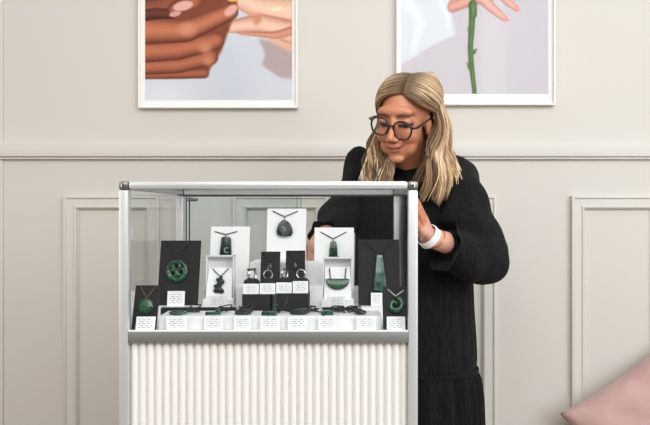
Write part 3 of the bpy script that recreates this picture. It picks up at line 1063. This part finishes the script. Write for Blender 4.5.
# arms
SHL, ELL, WRL = T(0.138, 0.02, 1.345), P(488, 256, 1.75), P(429, 237, 1.60)
SHR, ELR, WRR = T(-0.14, 0.0, 1.35), P(338, 222, 1.90), P(314, 249, 1.700)
m.chain([SHL, ELL], [0.045, 0.036]); m.chain([ELL, ELL.lerp(WRL, 0.3), WRL], [0.036, 0.036, 0.0245])
m.chain([SHR, ELR], [0.045, 0.036]); m.chain([ELR, ELR.lerp(WRR, 0.3), WRR], [0.036, 0.036, 0.0245])


def hand(W, K, across, curl, thumbdir, spread=1.0, lens=(0.066, 0.074, 0.070, 0.054)):
    """palm from wrist W to knuckle line K; across points to the little finger; curl(i) gives the finger joint directions"""
    across = across.normalized()
    ax = (K - W)
    for s in (-0.75, -0.3, 0.3, 0.75):
        m.chain([W + across * 0.012 * s, W.lerp(K, 0.55) + across * 0.027 * s, K + across * 0.034 * s], [0.017, 0.0135, 0.0095], 0.35, 10)
    for i, L in enumerate(lens):
        o = K + across * (-0.030 + 0.020 * i) * spread - ax.normalized() * (0.004 if i in (1, 2) else 0.010)
        d = curl(i)
        p0 = o; p1 = p0 + d[0].normalized() * L * 0.45; p2 = p1 + d[1].normalized() * L * 0.31; p3 = p2 + d[2].normalized() * L * 0.24
        m.chain([p0, p1, p2, p3], [0.0088, 0.0078, 0.0072, 0.0062], 0.3, 10)
    o = W.lerp(K, 0.25) - across * 0.020
    p1 = o + thumbdir[0].normalized() * 0.036; p2 = p1 + thumbdir[1].normalized() * 0.030; p3 = p2 + thumbdir[2].normalized() * 0.022
    m.chain([o, p1, p2, p3], [0.0145, 0.0105, 0.0088, 0.0072], 0.3, 10)


# her left hand held up against the side of the case
KL = P(420.5, 214, 1.575)
axl = (KL - WRL).normalized()
acl = Vector((0.15, 1.0, 0.25)); acl = (acl - axl * acl.dot(axl)).normalized()
inn = Vector((-1, 0, 0.1))
hand(WRL, KL, acl, lambda i: (axl + acl * (0.10 * (i - 1.2)), axl + inn * (0.1 + 0.03 * i), axl * 0.8 + inn * (0.08 + 0.04 * i)),
     (axl * 0.6 - acl * 0.8 + inn * 0.1, axl * 0.9 - acl * 0.35 + inn * 0.2, axl))
# her right hand reaching down through the open door behind the cards
KR = Vector((-0.086, 1.672, 1.092))
acr = Vector((-1, -0.1, 0))
hand(WRR, KR, acr, lambda i: (Vector((0.02 * (i - 1.5), -0.12, -1)), Vector((0.02, -0.05, -1)), Vector((0, 0.05, -1))),
     (Vector((0.55, -0.1, -0.8)), Vector((0.2, -0.1, -1)), Vector((0.0, -0.1, -1))), lens=(0.058, 0.064, 0.060, 0.048))
m.flush()
bmesh.ops.translate(m.bm, verts=m.bm.verts, vec=-WO)
body = m.build('body', SKIN, woman, fuse=(0.0028, 5, 0.5))
# colour of skin, lips, lids and brows from position on the head
me = body.data
n = len(me.vertices)
co = np.empty(n * 3, np.float32); me.vertices.foreach_get('co', co); co = co.reshape(-1, 3) + np.array(WO)
hl = (co - np.array(HO)) @ np.array(HR)          # head coordinates
base = np.array(srgb(199, 133, 101)[:3])
col = np.tile(base, (n, 1))


def blend(w, c):
    global col
    w = np.clip(w, 0, 1)[:, None]
    col = col * (1 - w) + np.array(c[:3]) * w


isarm = (np.abs(hl[:, 2]) > 0.2) | (hl[:, 1] > 0.15)
blend(isarm * 1.0, srgb(222, 168, 148))
front = hl[:, 1] < -0.045
g = lambda x, y, z, a, b: np.exp(-((hl[:, 0] - x) / a) ** 2 - ((hl[:, 2] - z) / b) ** 2) * front
for s in (-1, 1):
    blend(0.35 * g(s * 0.038, 0, -0.032, 0.02, 0.017), srgb(206, 110, 92))
    blend(2.2 * np.exp(-((np.abs(hl[:, 0] - s * 0.031) / 0.017) ** 6) - ((hl[:, 2] - (-0.0005 + 7 * (hl[:, 0] - s * 0.031) ** 2)) / 0.0052) ** 2) * front, srgb(38, 26, 24))
    blend(0.45 * np.exp(-((np.abs(hl[:, 0] - s * 0.031) / 0.018) ** 4) - ((hl[:, 2] - 0.009) / 0.006) ** 2) * front, srgb(150, 96, 78))
    blend(0.9 * np.exp(-((np.abs(hl[:, 0] - s * 0.031) / 0.021) ** 6) - ((hl[:, 2] - (0.028 - 9 * (hl[:, 0] - s * 0.027) ** 2)) / 0.0050) ** 2) * front, srgb(72, 50, 38))
lipz = -0.061 + 9.0 * hl[:, 0] ** 2
blend(0.9 * np.exp(-((hl[:, 0] / 0.0265) ** 8) - ((hl[:, 2] - lipz) / 0.0066) ** 4) * front, srgb(184, 104, 92))
blend(1.0 * np.exp(-((hl[:, 0] / 0.029) ** 8) - ((hl[:, 2] - lipz - 0.0004) / 0.0021) ** 2) * front, srgb(92, 40, 40))
for s in (-1, 1):
    blend(0.8 * np.exp(-(((hl[:, 0] - s * 0.0075) / 0.004) ** 2) - ((hl[:, 2] + 0.0415) / 0.0025) ** 2) * (hl[:, 1] < -0.08), srgb(84, 44, 38))
at = me.color_attributes.new('col', 'FLOAT_COLOR', 'POINT')
at.data.foreach_set('color', np.hstack([col, np.ones((n, 1))]).astype(np.float32).ravel())


def wl(mb):
    mb.flush()
    bmesh.ops.translate(mb.bm, verts=mb.bm.verts, vec=-WO)
    return mb


# dress: bodice to a dropped seam, then a gathered skirt
NS = 180


def ring(z, a, b, l=0.0, f=0.0, pleat=0.0, npl=26, ph=0.0, tilt=0.0):
    out = []
    for i in range(NS):
        t = 2 * math.pi * i / NS
        w = 1 + pleat * (math.cos(npl * t + ph + 1.3 * math.sin(3 * t)) + 0.5 * math.cos(npl * 0.5 * t + 2))
        out.append(T(l + a * w * math.cos(t), f + b * w * math.sin(t), z + tilt * math.sin(t)))
    return out


m = MB()
rg = [ring(1.400, 0.058, 0.058, f=0.040, tilt=-0.012), ring(1.392, 0.064, 0.063, f=0.038, tilt=-0.012), ring(1.383, 0.085, 0.072, f=0.03, tilt=-0.01),
      ring(1.370, 0.125, 0.082, f=0.018), ring(1.345, 0.158, 0.095, f=0.010), ring(1.30, 0.172, 0.116), ring(1.24, 0.176, 0.128, f=0.006),
      ring(1.16, 0.178, 0.126, pleat=0.004), ring(1.06, 0.180, 0.122, pleat=0.006), ring(0.96, 0.184, 0.124, pleat=0.008, ph=0.6), ring(0.88, 0.190, 0.128, pleat=0.009, ph=1.0),
      ring(0.82, 0.192, 0.130, pleat=0.006), ring(0.797, 0.190, 0.130), ring(0.790, 0.189, 0.129)]
m.loft(rg, cap=False)
wl(m).build('bodice', DRESS, woman, smooth=180)
m = MB()
m.loft([ring(0.797, 0.196, 0.135), ring(0.790, 0.1985, 0.1375), ring(0.783, 0.196, 0.135)], cap=False)
wl(m).build('waist_seam', DRESS, woman, smooth=180)
m = MB()
m.loft([ring(0.795, 0.1905, 0.131), ring(0.783, 0.191, 0.132, pleat=0.024, npl=22), ring(0.76, 0.195, 0.136, pleat=0.05, npl=22), ring(0.70, 0.200, 0.138, pleat=0.056, npl=22, ph=0.2),
        ring(0.60, 0.205, 0.140, pleat=0.058, npl=22, ph=0.5), ring(0.45, 0.212, 0.142, pleat=0.058, npl=22, ph=0.7), ring(0.30, 0.22, 0.144, pleat=0.058, npl=22, ph=0.8)], cap=False)
wl(m).build('skirt', DRESS, woman, smooth=180)


# puff sleeves, fused from overlapping volumes, with a frilled cuff
def sleeve(pts, rad, cuff0, cuff1, r0, r1, nm):
    mb = MB()
    mb.chain(pts, rad, 0.18, 22)
    o = wl(mb).build('sleeve', DRESS, woman, fuse=(0.006, 8, 0.5))
    # soft folds
    vs = np.empty(len(o.data.vertices) * 3, np.float32); o.data.vertices.foreach_get('co', vs); vs = vs.reshape(-1, 3)
    no = np.empty(len(o.data.vertices) * 3, np.float32); o.data.vertices.foreach_get('normal', no); no = no.reshape(-1, 3)
    w = vs @ np.array([38.0, 25.0, 9.0]); w2 = vs @ np.array([-20.0, 34.0, 30.0]); w3 = vs @ np.array([95.0, 60.0, 14.0])
    d = 0.0035 * np.sin(w + 1.5 * np.sin(w2 * 0.6)) + 0.0026 * np.sin(w2 * 1.3 + nm) + 0.0012 * np.sin(w3)
    vs = vs + no * d[:, None]
    o.data.vertices.foreach_set('co', vs.astype(np.float32).ravel()); o.data.update()
    ax = (cuff1 - cuff0).normalized()
    u = ax.cross(Vector((0, 0, 1))).normalized(); v = ax.cross(u)
    mb = MB()
    rings = []
    L = (cuff1 - cuff0).length
    for t, r, wv in ((-0.25, r0 * 1.0, 0), (0.0, r0, 0.0), (0.18, r0 * 0.86, 0.01), (0.45, r0 + (r1 - r0) * 0.55, 0.04), (0.8, r1, 0.07), (1.0, r1 * 1.05, 0.09)):
        rings.append([cuff0 + ax * L * t + (u * math.cos(2 * math.pi * q / 72) + v * math.sin(2 * math.pi * q / 72)) * r * (1 + wv * math.cos(6 * 2 * math.pi * q / 72))
                      - Vector((0, 0, 1)) * (0.026 * max(0.0, t) ** 1.5 * max(0.0, -(u * math.cos(2 * math.pi * q / 72) + v * math.sin(2 * math.pi * q / 72)).z) ** 1.5) for q in range(72)])
    mb.loft(rings, cap=False)
    wl(mb).build('cuff', DRESS, woman, smooth=180)
    return o


fl = lambda t: ELL.lerp(WRL, t)
sleeve([T(0.120, -0.005, 1.372), P(458.5, 173.5, 1.84), P(461, 190, 1.80), P(466, 220, 1.765), P(482, 256, 1.75), P(469, 258, 1.70), fl(0.62)],
       [0.047, 0.053, 0.064, 0.072, 0.080, 0.066, 0.036], fl(0.60), fl(0.78), 0.038, 0.052, 0.0)
fr = lambda t: ELR.lerp(WRR, t)
sleeve([T(-0.110, -0.005, 1.372), P(357, 160, 1.95), P(357, 181, 1.93), P(351, 203, 1.92), P(338, 220, 1.89), fr(0.25), fr(0.46)],
       [0.050, 0.038, 0.050, 0.058, 0.060, 0.052, 0.038], fr(0.44), fr(0.58), 0.039, 0.046, 2.0)

# watch with white strap
ax = (KL - WRL).normalized()
wax = (WRL - ELL).normalized().lerp(ax, 0.45).normalized()
u = wax.cross(Vector((0, 1, 0))).normalized(); v = wax.cross(u)
wc = WRL.lerp(KL, 0.02)
m = MB()
NB = 40
rings = []
for t, r in ((-0.011, 0.0285), (-0.010, 0.0298), (0.010, 0.0292), (0.011, 0.0280)):
    rings.append([wc + wax * t + (u * math.cos(2 * math.pi * q / NB) * 1.05 + v * math.sin(2 * math.pi * q / NB) * 0.93) * r for q in range(NB)])
m.loft(rings, cap=False)
m.loft([[wc + (p_ - wc) * 0.94 for p_ in rings[0]], rings[0]], cap=False); m.loft([[wc + (p_ - wc) * 0.94 for p_ in rings[-1]], rings[-1]], cap=False)
watch = wl(m).build('wristwatch', WATCHM, woman, smooth=50)
m = MB()
bc = WRL.lerp(ELL, 0.10)
m.tube([bc + (u * math.cos(2 * math.pi * q / 36) + v * math.sin(2 * math.pi * q / 36)) * 0.0285 for q in range(36)], 0.0011, 6, closed=True)
wl(m).build('bracelet', GOLD, woman, smooth=180)
for s in (-1, 1):
    wl(MB().ball(H(s * 0.0775, 0.003, -0.041), 0.0038, 12)).build('earring', SILVER, woman, smooth=180)

# spectacles
gl = bpy.data.objects.new('glasses', None); C.objects.link(gl); gl.parent = woman; gl.empty_display_size = 0.02
GZ = -0.004
GR_ = Matrix.Rotation(R(9), 3, 'Y')


def HG(x, y, z):
    v = GR_ @ Vector((x, 0, z))
    k_ = max(0.0, min(1.0, (-y - 0.0) / 0.09))
    return H(x + (v.x - x) * k_, y, z + (v.z - z) * k_)


def rim(s):
    out = []
    for q in range(40):
        t = 2 * math.pi * q / 40
        cx_, sz_ = math.cos(t), math.sin(t)
        x = 0.0250 * math.copysign(abs(cx_) ** 0.8, cx_); z_ = 0.0238 * math.copysign(abs(sz_) ** 0.85, sz_)
        if sz_ < 0: x *= 0.93
        out.append(HG(s * 0.0318 + x, -0.099 + 0.10 * abs(s * 0.0318 + x) ** 1.6 - 0.0 + z_ * 0.10 * -1, GZ + z_))
    return out


for s in (-1, 1):
    m = MB(); m.tube(rim(s), 0.0026, 8, closed=True)
    wl(m).build('rim', DFRAME, gl, smooth=180)
    m = MB()
    pts = rim(s)
    c0 = sum(pts, Vector()) / len(pts)
    vs = [m.bm.verts.new(p_) for p_ in pts]; cv_ = m.bm.verts.new(c0)
    for i in range(len(vs)):
        m.bm.faces.new((vs[i], vs[(i + 1) % len(vs)], cv_))
    wl(m).build('lens', LENS, gl, smooth=180)
    m = MB()
    m.tube([HG(s * 0.0565, -0.0965, GZ + 0.011), HG(s * 0.0670, -0.086, GZ + 0.012), HG(s * 0.0735, -0.045, GZ + 0.011), HG(s * 0.078, -0.002, GZ + 0.010), HG(s * 0.079, 0.018, GZ - 0.004), HG(s * 0.078, 0.026, GZ - 0.022)],
           [0.0034, 0.0034, 0.0028, 0.0024, 0.0022, 0.002], 8)
    wl(m).build('temple', DFRAME, gl, smooth=180)
m = MB()
m.tube([HG(-0.0095, -0.0985, GZ + 0.004), HG(-0.004, -0.1015, GZ + 0.0085), HG(0.004, -0.1015, GZ + 0.0085), HG(0.0095, -0.0985, GZ + 0.004)], 0.0023, 8)
wl(m).build('bridge', DFRAME, gl, smooth=180)

# hair: locks combed from a parting over the skull, then falling in loose waves
EC, ER = Vector((0.006, 0.018, 0.033)), Vector((0.070, 0.094, 0.080))
hv, hf, hc = [], [], []


def lock(path, rad, tint):
    n = 6
    N = len(path)
    start = len(hv)
    up = Vector((0.2, 0.3, 0.93)).normalized()
    for i, p_ in enumerate(path):
        a, b = path[max(0, i - 1)], path[min(N - 1, i + 1)]
        t = (b - a).normalized()
        u_ = t.cross(up); u_ = u_.normalized() if u_.length > 1e-5 else Vector((1, 0, 0))
        w_ = t.cross(u_)
        f = i / (N - 1)
        r = rad * (0.55 + 0.45 * min(1, f * 5)) * (1 - max(0, f - 0.72) / 0.28 * 0.85)
        rootk = min(1.0, max(0.0, (f - 0.01) / 0.22))
        dark = np.array(srgb(98, 74, 52)[:3])
        cc = dark * (1 - rootk) + tint * rootk
        for q in range(n):
            hv.append(p_ + (u_ * math.cos(2 * math.pi * q / n) + w_ * math.sin(2 * math.pi * q / n) * 0.8) * r - WO)
            hc.append(tuple(cc) + (1.0,))
    for i in range(N - 1):
        for q in range(n):
            hf.append((start + i * n + q, start + i * n + (q + 1) % n, start + (i + 1) * n + (q + 1) % n, start + (i + 1) * n + q))
    hf.append(tuple(start + q for q in range(n))); hf.append(tuple(start + (N - 1) * n + q for q in range(n)))


def scalp(d, off):
    d = d.normalized()
    return EC + Vector((d.x * (ER.x + off), d.y * (ER.y + off), d.z * (ER.z + off)))


def slerp(a, b, t):
    a, b = a.normalized(), b.normalized()
    om = math.acos(max(-1, min(1, a.dot(b))))
    return (a * math.sin((1 - t) * om) + b * math.sin(t * om)) / math.sin(om)


tints = [np.array(srgb(*c)[:3]) for c in ((212, 185, 148), (188, 157, 120), (228, 208, 178), (148, 117, 86), (200, 169, 130), (110, 84, 62))]
hr = random.Random(5)


def bez(f, a, b_, c_, d_):
    return a * (1 - f) ** 3 + b_ * 3 * f * (1 - f) ** 2 + c_ * 3 * f * f * (1 - f) + d_ * f ** 3


for side in (-1, 1):
    clumps = []
    NC = 36
    for ci in range(NC):
        t = (ci + hr.random()) / NC
        if side > 0:
            gx = min(1, max(0, 1.25 * t ** 0.8 + hr.gauss(0, 0.12)))
            E_ = P(421 + 35 * gx, 197 + hr.uniform(-12, 8) - 18 * abs(gx - 0.45), 1.695 + 0.05 * gx + 0.02 * hr.random())
            if t > 0.42 and ci % 2:
                E_ = P(419 + 20 * hr.random(), 180 + hr.uniform(-8, 8), 1.775 + 0.03 * hr.random())
            elif t > 0.75:
                E_ = P(428 + 26 * hr.random(), 186 + hr.uniform(-14, 10), 1.745 + 0.02 * hr.random())
        else:
            E_ = P(363 + 23 * hr.random(), 181 + hr.uniform(-9, 9), 1.745 + 0.04 * hr.random())
        clumps.append((t, E_, hr.uniform(-0.9, 0.9), hr.uniform(0.007, 0.013), tints[hr.choices(range(6), (5, 4, 4, 4, 4, 3))[0]] * hr.uniform(0.82, 1.1), hr.uniform(0.2, 1.3)))
    for i in range(900):
        t0, E0, phs, amp, tint, curl = clumps[i % NC]
        t = min(1, max(0, t0 + hr.gauss(0, 0.035)))
        d0 = Vector((0.20 + side * 0.012, -0.84 + 1.60 * t, 0.61 + 0.48 * math.sin(math.pi * min(1, t * 1.2)))).normalized()
        lay = hr.random()
        if side > 0:                          # swept over the temple and tucked behind her left ear
            e = t ** 0.8
            dm = Vector((0.78 - 0.2 * e, -0.82 + 1.25 * e, 0.24 + 0.6 * e))
            d1 = Vector((1.10 - 0.50 * e, -0.08 + 1.1 * e, -0.12 + 0.17 * min(1, e * 3)))
        else:
            e = t
            dm = Vector((-0.62 + 0.2 * e, -0.66 + 1.0 * e, 0.40 + 0.4 * e))
            d1 = Vector((-0.95 + 0.80 * e, -0.42 + 1.4 * e, -0.22 - 0.1 * e))
        jit = Vector((hr.gauss(0, 0.03), hr.gauss(0, 0.03), hr.gauss(0, 0.03)))
        dm = dm.normalized() + jit; d1 = d1.normalized() + jit
        off = (0.001 if side < 0 else 0.004 + 0.012 * min(1, 1.6 * t)) + 0.010 * lay
        path = []
        for q in range(13):
            f = q / 12
            d = slerp(slerp(d0, dm, f), slerp(dm, d1, f), f) if True else d0
            # pass through the middle direction rather than near it
            d = (d.normalized() + dm.normalized() * 0.9 * (f * (1 - f) * 4) * 0.5).normalized()
            path.append(H(*scalp(d, off * (0.35 + 0.65 * min(1, f * 2.5)) + 0.005 * math.sin(math.pi * f))))
        L = path[-1]
        tan = (path[-1] - path[-2]).normalized()
        E_ = E0 + Vector((hr.gauss(0, 0.0045), hr.gauss(0, 0.0045), hr.gauss(0, 0.007)))
        Lf = (E_ - L).length
        c1 = L + (tan * 0.25 + Vector((0.22 if side > 0 else -0.08, 0, -0.75))) * Lf * 0.42
        c2 = E_ + Vector(((0.10 if side > 0 else -0.22) * curl, 0, 1)) * Lf * 0.36
        ph2 = phs + hr.gauss(0, 0.18)
        for q in range(1, 17):
            f = q / 16
            p_ = bez(f, L, c1, c2, E_)
            p_ = p_ + Vector((math.sin(f * 9.5 + ph2) - math.sin(ph2), -0.6 * math.cos(f * 9.5 + ph2) + 0.6 * math.cos(ph2), 0)) * amp * min(1, f * 1.5)
            path.append(p_)
        lock(path, hr.uniform(0.0022, 0.0046), tint * hr.uniform(0.88, 1.1))
# fuller under-layer behind the ears and neck
for i in range(26):
    a_ = i / 25
    for s_ in (-1, 1):
        y_ = 0.030 + 0.070 * a_
        x_ = s_ * 0.068 * math.sqrt(max(0.02, 1 - (y_ / 0.108) ** 2))
        E_ = (P(418 + 22 * hr.random(), 178 + hr.uniform(-6, 8), 1.785 + 0.04 * a_) if s_ > 0 else P(372 + 16 * hr.random(), 176 + hr.uniform(-6, 6), 1.79 + 0.03 * a_))
        A_, B2 = H(x_ * 0.9, y_, 0.045), H(x_, y_ + 0.006, 0.0)
        C2 = H(x_, y_ + 0.008, -0.05)
        path = [bez(f / 12, A_, B2, C2, E_) for f in range(13)]
        lock(path, 0.0085, tints[3 + 2 * (i % 2)] * hr.uniform(0.8, 1.1))
me = bpy.data.meshes.new('hair')
me.from_pydata(hv, [], hf)
me.polygons.foreach_set('use_smooth', [True] * len(me.polygons))
at = me.color_attributes.new('col', 'FLOAT_COLOR', 'POINT')
at.data.foreach_set('color', np.array(hc, np.float32).ravel())
me.materials.append(HAIR)
hair = bpy.data.objects.new('hair', me); C.objects.link(hair); hair.parent = woman

# ------------------------------------------------------------------ cushion on a low bench
SEAT = 0.34
cu = thing('cushion', 'plump dusty pink velvet cushion resting against the panelled wall', 'cushion', (0, 0, 0))
m = MB()
NU = 40
A, B_, TH = 0.27, 0.20, 0.085
top, bot = [], []
for j in range(NU + 1):
    for i in range(NU + 1):
        u_, v_ = -1 + 2 * i / NU, -1 + 2 * j / NU
        e = max(0.0, (1 - u_ ** 4) * (1 - v_ ** 4)) ** 0.55
        px_ = u_ * A * (1 - 0.07 * (1 - v_ * v_) * abs(u_)); pz_ = v_ * B_ * (1 - 0.09 * (1 - u_ * u_) * abs(v_))
        wr = 0.004 * math.sin(9 * u_ + 5 * v_) * e + 0.003 * math.sin(13 * v_ - 6 * u_ + 1) * e
        top.append((px_, -TH * e - wr, pz_)); bot.append((px_, TH * e * 0.8, pz_))
tv = [m.bm.verts.new(q) for q in top]; bv = [m.bm.verts.new(q) for q in bot]
for j in range(NU):
    for i in range(NU):
        a_, b_, c_, d_ = j * (NU + 1) + i, j * (NU + 1) + i + 1, (j + 1) * (NU + 1) + i + 1, (j + 1) * (NU + 1) + i
        m.bm.faces.new((tv[a_], tv[b_], tv[c_], tv[d_])); m.bm.faces.new((bv[a_], bv[d_], bv[c_], bv[b_]))
bmesh.ops.remove_doubles(m.bm, verts=m.bm.verts, dist=0.0006)
rot = Matrix.Rotation(R(-12), 3, 'X') @ Matrix.Rotation(R(-33), 3, 'Y')
for v_ in m.bm.verts:
    v_.co = rot @ v_.co
zmin = min(v_.co.z for v_ in m.bm.verts)
tip = min((v_.co for v_ in m.bm.verts), key=lambda q: q.x).copy()
tgt = P(567, 421, 2.13)
shift = Vector((tgt.x - tip.x, 0, tgt.z - tip.z))
ymax = max(v_.co.y for v_ in m.bm.verts)
shift.y = WY - 0.004 - ymax
bmesh.ops.translate(m.bm, verts=m.bm.verts, vec=shift)
SEAT = zmin + shift.z
cxm = sum(v_.co.x for v_ in m.bm.verts) / len(m.bm.verts)
cu.location = (cxm, 2.1, SEAT)
bmesh.ops.translate(m.bm, verts=m.bm.verts, vec=-Vector(cu.location))
m.build('cover', PINK, cu, smooth=180)
b = thing('bench', 'low upholstered pink bench under the cushion, against the panelled wall', 'bench', (cxm + 0.25, 2.03, 0))
MB().box(-0.55, 0.55, -0.24, 0.24, SEAT - 0.12, SEAT - 0.001, 0.02).build('seat', PINK, b, smooth=40)
for sx in (-1, 1):
    for sy in (-1, 1):
        MB().box(sx * 0.49 - 0.02, sx * 0.49 + 0.02, sy * 0.19 - 0.02, sy * 0.19 + 0.02, 0, SEAT - 0.12, 0.003).build('leg', LEATHER, b)

# ------------------------------------------------------------------ light, camera, colour management
w = bpy.data.worlds.new('room light'); bpy.context.scene.world = w
w.use_nodes = True
nt = w.node_tree
bg = nt.nodes['Background']
tc = nt.nodes.new('ShaderNodeTexCoord')
sp = nt.nodes.new('ShaderNodeSeparateXYZ')
rp = nt.nodes.new('ShaderNodeValToRGB')
rp.color_ramp.elements[0].position = 0.05; rp.color_ramp.elements[0].color = (0.15, 0.145, 0.14, 1)
rp.color_ramp.elements[1].position = 0.7; rp.color_ramp.elements[1].color = (0.8, 0.79, 0.78, 1)
nt.links.new(tc.outputs['Generated'], sp.inputs[0])
nt.links.new(sp.outputs['Z'], rp.inputs[0])
nt.links.new(rp.outputs[0], bg.inputs['Color'])
bg.inputs['Strength'].default_value = 1.0


def area(name, loc_, tgt_, sx, sy, power, colr):
    l = bpy.data.lights.new(name, 'AREA'); l.shape = 'RECTANGLE'; l.size = sx; l.size_y = sy; l.energy = power; l.color = colr
    o = bpy.data.objects.new(name, l); C.objects.link(o)
    o.location = loc_
    o.rotation_euler = (Vector(tgt_) - Vector(loc_)).to_track_quat('-Z', 'Y').to_euler()
    return o


area('shop_window_light', (2.9, -0.9, 1.9), (0.1, 2.0, 1.3), 2.4, 2.2, 84, (0.91, 0.97, 1.0))
area('warm_fill_light', (-3.0, -0.8, 2.0), (-0.2, 2.0, 1.3), 1.8, 2.0, 34, (1.0, 0.90, 0.83))  # unseen warm fill lamp, added on the left
area('overhead_fill_light', (0.5, -0.8, 2.88), (0.1, 1.7, 1.0), 3.2, 1.6, 88, (1.0, 0.985, 0.97))  # unseen overhead softbox, added to brighten the case contents from the front

cam = bpy.data.cameras.new('camera')
cam.sensor_width = 36.0
cam.lens = FPX / 650 * 36.0
cam.shift_x = -(CX - 325) / 650
co_ = bpy.data.objects.new('camera', cam); C.objects.link(co_)
co_.location = (0, 0, EYE)
co_.rotation_euler = (R(90), 0, 0)
cam.clip_start = 0.05
sc = bpy.context.scene
sc.camera = co_
sc.view_settings.view_transform = 'Standard'
sc.view_settings.look = 'None'
sc.view_settings.gamma = 1.0
sc.view_settings.use_curve_mapping = False
sc.view_settings.exposure = -0.2
sc.cycles.max_bounces = 10
sc.cycles.transparent_max_bounces = 24
sc.cycles.use_denoising = True
